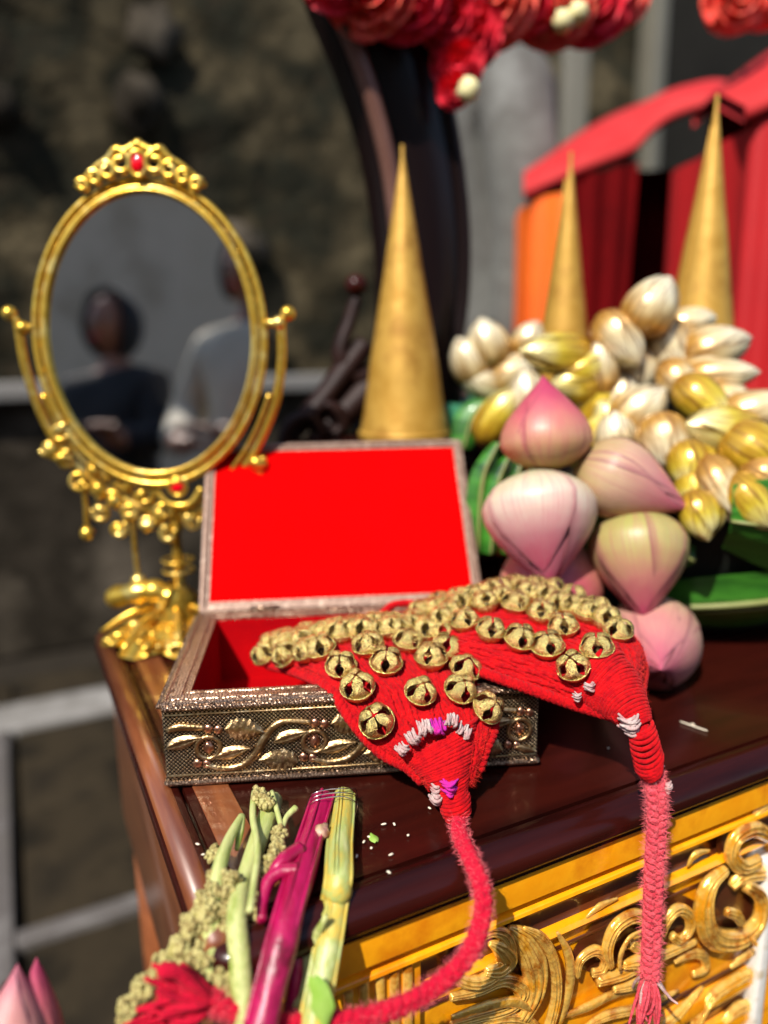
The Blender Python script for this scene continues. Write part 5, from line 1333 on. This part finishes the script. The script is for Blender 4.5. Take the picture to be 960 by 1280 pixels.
    # hands with five fingers
    for arm in (armL, armR):
        w_, h_ = v(*arm[1]), v(*arm[2]); d = (h_ - w_).normalized(); sd = d.cross(Vector((0, 0, 1))); sd = sd.normalized() if sd.length > .1 else Vector((1, 0, 0)); nn = sd.cross(d)
        V = [h_ - d * .01, h_ + d * .05]; Rr_ = [(.026, .016), (.034, .014)]; Eg = [(0, 1)]
        for q, (off, L_) in enumerate(((-.027, .060), (-.009, .074), (.009, .070), (.026, .055))):
            b = len(V); V += [h_ + d * .062 + sd * off, h_ + d * (.062 + L_ * .5) + sd * off * 1.1 - nn * .006, h_ + d * (.062 + L_ * .9) + sd * off * 1.1 - nn * .022]; Rr_ += [.0095, .0088, .007]; Eg += [(1, b), (b, b + 1), (b + 1, b + 2)]
        b = len(V); V += [h_ + d * .018 - sd * .035, h_ + d * .045 - sd * .055, h_ + d * .068 - sd * .062]; Rr_ += [.011, .0098, .008]; Eg += [(0, b), (b, b + 1), (b + 1, b + 2)]
        skin_body('hand', V, Eg, Rr_, m_skin, rt, 1)
    return rt
# person behind the frame, right shoulder and arm in view, leaning over to the left
sh = on_y(655, 112, 1.20)
person('person in a loose grey shirt standing half hidden behind the dark frame', (on_y(618, 300, 1.72).x, 1.72, 0), R(-82), m_grey, m_taupe, 1.80,
       lean=.05)
# reflected people: where the mirrored view ray goes
nM = (ROTT @ Vector((0, -1, 0))).normalized(); cM = cen + mb
def reflect_pt(px, py, y):
    p = on_plane(px, py, cM, nM); d = (p - CAM).normalized(); r = d - 2 * d.dot(nM) * nM
    return p + r * ((y - p.y) / r.y)
hp_ = reflect_pt(143, 408, -1.55)
kz = hp_.z / (1.625 / 1.7)
person('person in a black headscarf and robe holding out one arm, seen in the oval mirror', (hp_.x, -1.55, 0), R(180) + R(20), m_blackc, m_blackc, min(max(kz, 1.35), 1.8),
       armL=[(-.24, -.06, 1.16), (-.20, -.26, 1.16), (-.24, -.33, 1.18)], armR=[(.24, -.02, 1.13), (.16, -.22, 1.02), (.10, -.28, 1.02)], scarf=True)
tp = reflect_pt(318, 430, -1.35)
person('person in a cream shirt with bent arms, cut off by the oval mirror edge', (tp.x, -1.35, 0), R(180) + R(25), m_cream, m_taupe, 1.66,
       armL=[(-.27, -.04, 1.14), (-.12, -.24, 1.06), (-.04, -.28, 1.08)], armR=[(.27, -.04, 1.14), (.12, -.26, 1.04), (.04, -.28, 1.04)])
print('REFLECT', hp_, tp, 'kz', kz)

# ================================================================== STEMS IN THE FOREGROUND
def ot(px, py, r):   # point on the table, lifted by r
    return on_z(px, py, TZ + r)
def hang(px, py, y): return on_y(px, py, y)
ms_ = empty('amaranth_stem', on_z(403, 1000, TZ)); tag(ms_, 'glossy magenta stem with a side shoot lying under the box', 'stem')
P = catmull([ot(405, 1000, .0066), ot(399, 1018, .0066), ot(386, 1060, .007), ot(371, 1110, .0072), hang(357, 1160, .258), hang(343, 1215, .246), hang(325, 1290, .232)], 7)
o = M().tube(P, lambda t: .0058 + .0004 * math.sin(t * 19) + .0006 * t, 14).obj('stalk', m_stemm, ms_); rel(o, ms_)
for k in range(3):
    a = 2 * k + .6
    o = M().tube([p + Vector((math.cos(a) * .0062, 0, abs(math.sin(a)) * .0062)) for p in P], .0009, 5).obj('stalk_ridge', m_stemm, ms_); rel(o, ms_)
P = catmull([ot(372, 1088, .012), ot(350, 1090, .012), ot(335, 1103, .010), ot(328, 1130, .006), ot(327, 1150, .006)], 6)
o = M().tube(P, [.0034, .0030, .0026, .0020], 10).obj('side_shoot', m_stemm, ms_); rel(o, ms_)
P = catmull([ot(376, 1060, .014), ot(355, 1075, .014), ot(340, 1090, .012)], 5)
o = M().tube(P, [.003, .0034, .002], 8).obj('side_shoot', m_stemm, ms_); rel(o, ms_)
P = catmull([hang(372, 1180, .262), hang(370, 1220, .256), hang(360, 1290, .246)], 5)
o = M().tube(P, [.0015, .003, .003], 8).obj('side_shoot', m_stemm, ms_); rel(o, ms_)
o = M().sphere(ot(402, 1040, .010), .0036, nz=.5).obj('bud_scar', m_lotus_p, ms_); rel(o, ms_)
ys_ = empty('amaranth_stem', on_z(430, 1000, TZ)); tag(ys_, 'thick pale yellow green stem right of the magenta one', 'stem')
P = catmull([ot(430, 996, .0056), ot(429, 1016, .0058), ot(425, 1060, .0066), ot(424, 1098, .0068), hang(419, 1130, .275), hang(411, 1180, .262), hang(400, 1240, .25), hang(388, 1300, .238)], 7)
o = M().tube(P, lambda t: .0056 + .0001 * t + .0007 * math.exp(-((t - .5) / .03) ** 2), 14).obj('stalk', m_stemy, ys_); rel(o, ys_)
for k in range(4):
    a = 1.3 * k + .4
    o = M().tube([p + Vector((math.cos(a) * .0058, -.001, abs(math.sin(a)) * .0058)) for p in P], .0007, 5).obj('stalk_ridge', m_stemy, ys_); rel(o, ys_)
rows = []
lfP = [hang(392, 1218, .245), hang(402, 1245, .242), hang(404, 1270, .24), hang(410, 1300, .238)]
for i, p in enumerate(catmull(lfP, 4)):
    t = i / 12; wv = .0045 * math.sin(PI * min(t + .1, 1)) * (1 + .12 * math.sin(t * 14)); rows.append([p + Vector((s * wv, -.0012 * (1 - s * s), 0)) for s in (-1, -.5, 0, .5, 1)])
o = M().grid(rows).obj('small_leaf', m_greenbit, ys_); rel(o, ys_)
o = M().tube(catmull([ot(408, 1145, .004), hang(385, 1195, .262), hang(372, 1260, .250)], 5), [.001, .003, .0035], 8).obj('side_shoot', m_stemg, ys_); rel(o, ys_)
gs_ = empty('amaranth_stem', on_z(335, 1000, TZ)); tag(gs_, 'pale green stem with yellowish tassel flowers at the left of the bundle', 'stem')
P = catmull([ot(341, 1000, .005), ot(335, 1022, .0052), ot(322, 1055, .006), ot(306, 1100, .006), ot(296, 1140, .006), hang(300, 1200, .25), hang(306, 1290, .235)], 7)
o = M().tube(P, lambda t: .0050 - .0012 * t + .0005 * math.sin(t * 9), 12).obj('stalk', m_stemg, gs_); rel(o, gs_)
P2 = catmull([ot(302, 1020, .012), ot(286, 1050, .013), ot(273, 1090, .012), hang(266, 1150, .262), hang(262, 1200, .252), hang(258, 1260, .245)], 7)
o = M().tube(P2, [.0016, .0030, .0034, .0030], 10).obj('side_shoot', m_stemg, gs_); rel(o, gs_)
o = M().tube(catmull([ot(302, 1020, .012), ot(300, 1040, .010), ot(296, 1062, .008)], 4), [.0018, .0018, .001], 8).obj('side_shoot', m_stemg, gs_); rel(o, gs_)
P3 = catmull([ot(318, 990, .010), ot(316, 1020, .013), ot(322, 1060, .014), ot(318, 1100, .013), ot(312, 1140, .012)], 6)
o = M().tube(P3, .0016, 8).obj('side_shoot', m_stemg, gs_); rel(o, gs_)
P4 = catmull([ot(340, 990, .012), ot(348, 1020, .012), ot(352, 1045, .010), ot(338, 1075, .010)], 6)
o = M().tube(P4, .0013, 8).obj('side_shoot', m_stemg, gs_); rel(o, gs_)
o = M().tube(catmull([ot(352, 1040, .010), ot(358, 1022, .011), ot(370, 1010, .012)], 4), [.0012, .0014, .0018], 8).obj('side_shoot', m_stemg, gs_); rel(o, gs_)
o = M().tube(catmull([hang(304, 1140, .266), hang(322, 1180, .258), hang(328, 1210, .252), hang(322, 1240, .248)], 4), [.001, .0016, .001], 8).obj('side_shoot', m_stemg, gs_); rel(o, gs_)
def catkin(P, r, n, seed, nm='flower_cluster', br=.00165):
    rnd = random.Random(seed); P = catmull(P, 8); mm = M(); L = len(P) - 1
    mm.tube(P, r * .45, 6)
    for _ in range(n):
        t = rnd.random(); i = min(int(t * L), L - 1); c = P[i].lerp(P[i + 1], t * L - i); tg = (P[i + 1] - P[i]).normalized()
        o = Vector((rnd.gauss(0, 1), rnd.gauss(0, 1), rnd.gauss(0, 1))); o -= tg * o.dot(tg); o.normalize()
        rr_ = r * (1 + .35 * math.sin(t * 40)) * (.55 if t > .92 else 1)
        c2 = c + o * rr_ * rnd.uniform(.55, 1.0)
        mm.sphere(c2, br * rnd.uniform(.5, 1.0), 6, 4, (1, 1, 1), nz=.4)
    o = mm.obj(nm, m_amar, gs_); rel(o, gs_); o['kind'] = 'stuff'; return o
catkin([hang(262, 1120, .268), hang(244, 1148, .262), hang(228, 1180, .256), hang(205, 1205, .250), hang(180, 1235, .244), hang(162, 1262, .238), hang(148, 1305, .232)], .0036, 1100, 1)
catkin([ot(270, 1095, .010), hang(262, 1130, .264), hang(262, 1160, .26), hang(275, 1200, .255)], .0030, 420, 2)
catkin([ot(290, 1090, .014), hang(285, 1125, .268), hang(288, 1160, .260), hang(296, 1200, .252), hang(294, 1240, .246)], .0032, 560, 3)
catkin([hang(310, 1120, .272), hang(318, 1150, .266), hang(326, 1175, .260)], .0026, 260, 4)
catkin([ot(322, 992, .012), ot(330, 1000, .014), ot(338, 1010, .012)], .0030, 160, 5)
catkin([ot(350, 1040, .010), ot(346, 1060, .010), ot(338, 1078, .009), ot(330, 1092, .008)], .0026, 240, 6)
catkin([hang(236, 1210, .25), hang(250, 1190, .252), hang(258, 1215, .25), hang(250, 1245, .246)], .0032, 300, 7)
catkin([hang(270, 1215, .248), hang(284, 1240, .244), hang(300, 1262, .240), hang(312, 1290, .236)], .0034, 300, 8)
catkin([ot(280, 1072, .008), ot(268, 1062, .006), ot(264, 1074, .006)], .0022, 60, 9)
# thin wire that ties the stems
wr_ = empty('binding_wire', on_z(415, 995, TZ)); tag(wr_, 'thin silver wire looped round the magenta and yellow stems by the box', 'wire')
random.seed(5)
for k in range(3):
    cy = 992 + k * 5; Pw = [ot(384 - k * 2, cy + 12, .004), ot(392, cy, .0135), ot(410, cy - 5, .0145), ot(430, cy - 6, .0138), ot(444, cy - 6 + k * 3, .009), ot(447, cy + 4, .002)]
    if k == 2: Pw += [ot(445, cy + 14, .004), ot(438, cy + 22, .003)]
    o = M().tube(catmull(Pw, 7), .00028, 5).obj('wire_turn', m_wire, wr_); rel(o, wr_)
# crumbs and a green leaf bit on the table top
random.seed(9)
for (px, py) in ((455, 1052), (461, 1046), (464, 1060), (480, 1030), (493, 1030), (510, 1044), (446, 1070), (489, 1068), (254, 1068), (247, 1055), (486, 1090), (537, 1010), (760, 935), (866, 905)):
    c = on_z(px, py, TZ + .0012); o = M().sphere((0, 0, 0), .0008, 6, 5, (random.uniform(1, 2.2), .8, .6), nz=.5).obj('crumb', m_crumb); o.location = c; o.rotation_euler = (0, 0, random.uniform(0, 3))
    tag(o, 'tiny pale petal crumb lying on the dark table top', 'crumb', 'pale crumbs scattered on the table top')
c = on_z(467, 1048, TZ + .0008)
rows = [[(s * .0022 * math.sin(PI * (t + .12) / 1.2), (t - .5) * .007, .0008 * (1 - s * s)) for s in (-1, -.5, 0, .5, 1)] for t in [i / 6 for i in range(7)]]
o = M().grid(rows).obj('leaf_fragment', m_greenbit); o.location = c; o.rotation_euler = (0, 0, .4); tag(o, 'tiny green leaf fragment lying on the table top right of the stems', 'leaf')
# white streak of spilled powder on the table at the right
st = on_z(866, 908, TZ + .0010)
rows = []
for i in range(12):
    t = i / 11; p = on_z(850 + 34 * t, 902 + 12 * t, TZ + .0010); wv = .0012 * math.sin(PI * (t * .9 + .05)); rows.append([p - st + EY * wv, p - st + Vector((0, 0, .0006)), p - st - EY * wv])
o = M().grid(rows).obj('powder_streak', m_crumb); o.location = st; tag(o, 'small white powder streak on the dark table right of the lotus buds', 'powder')
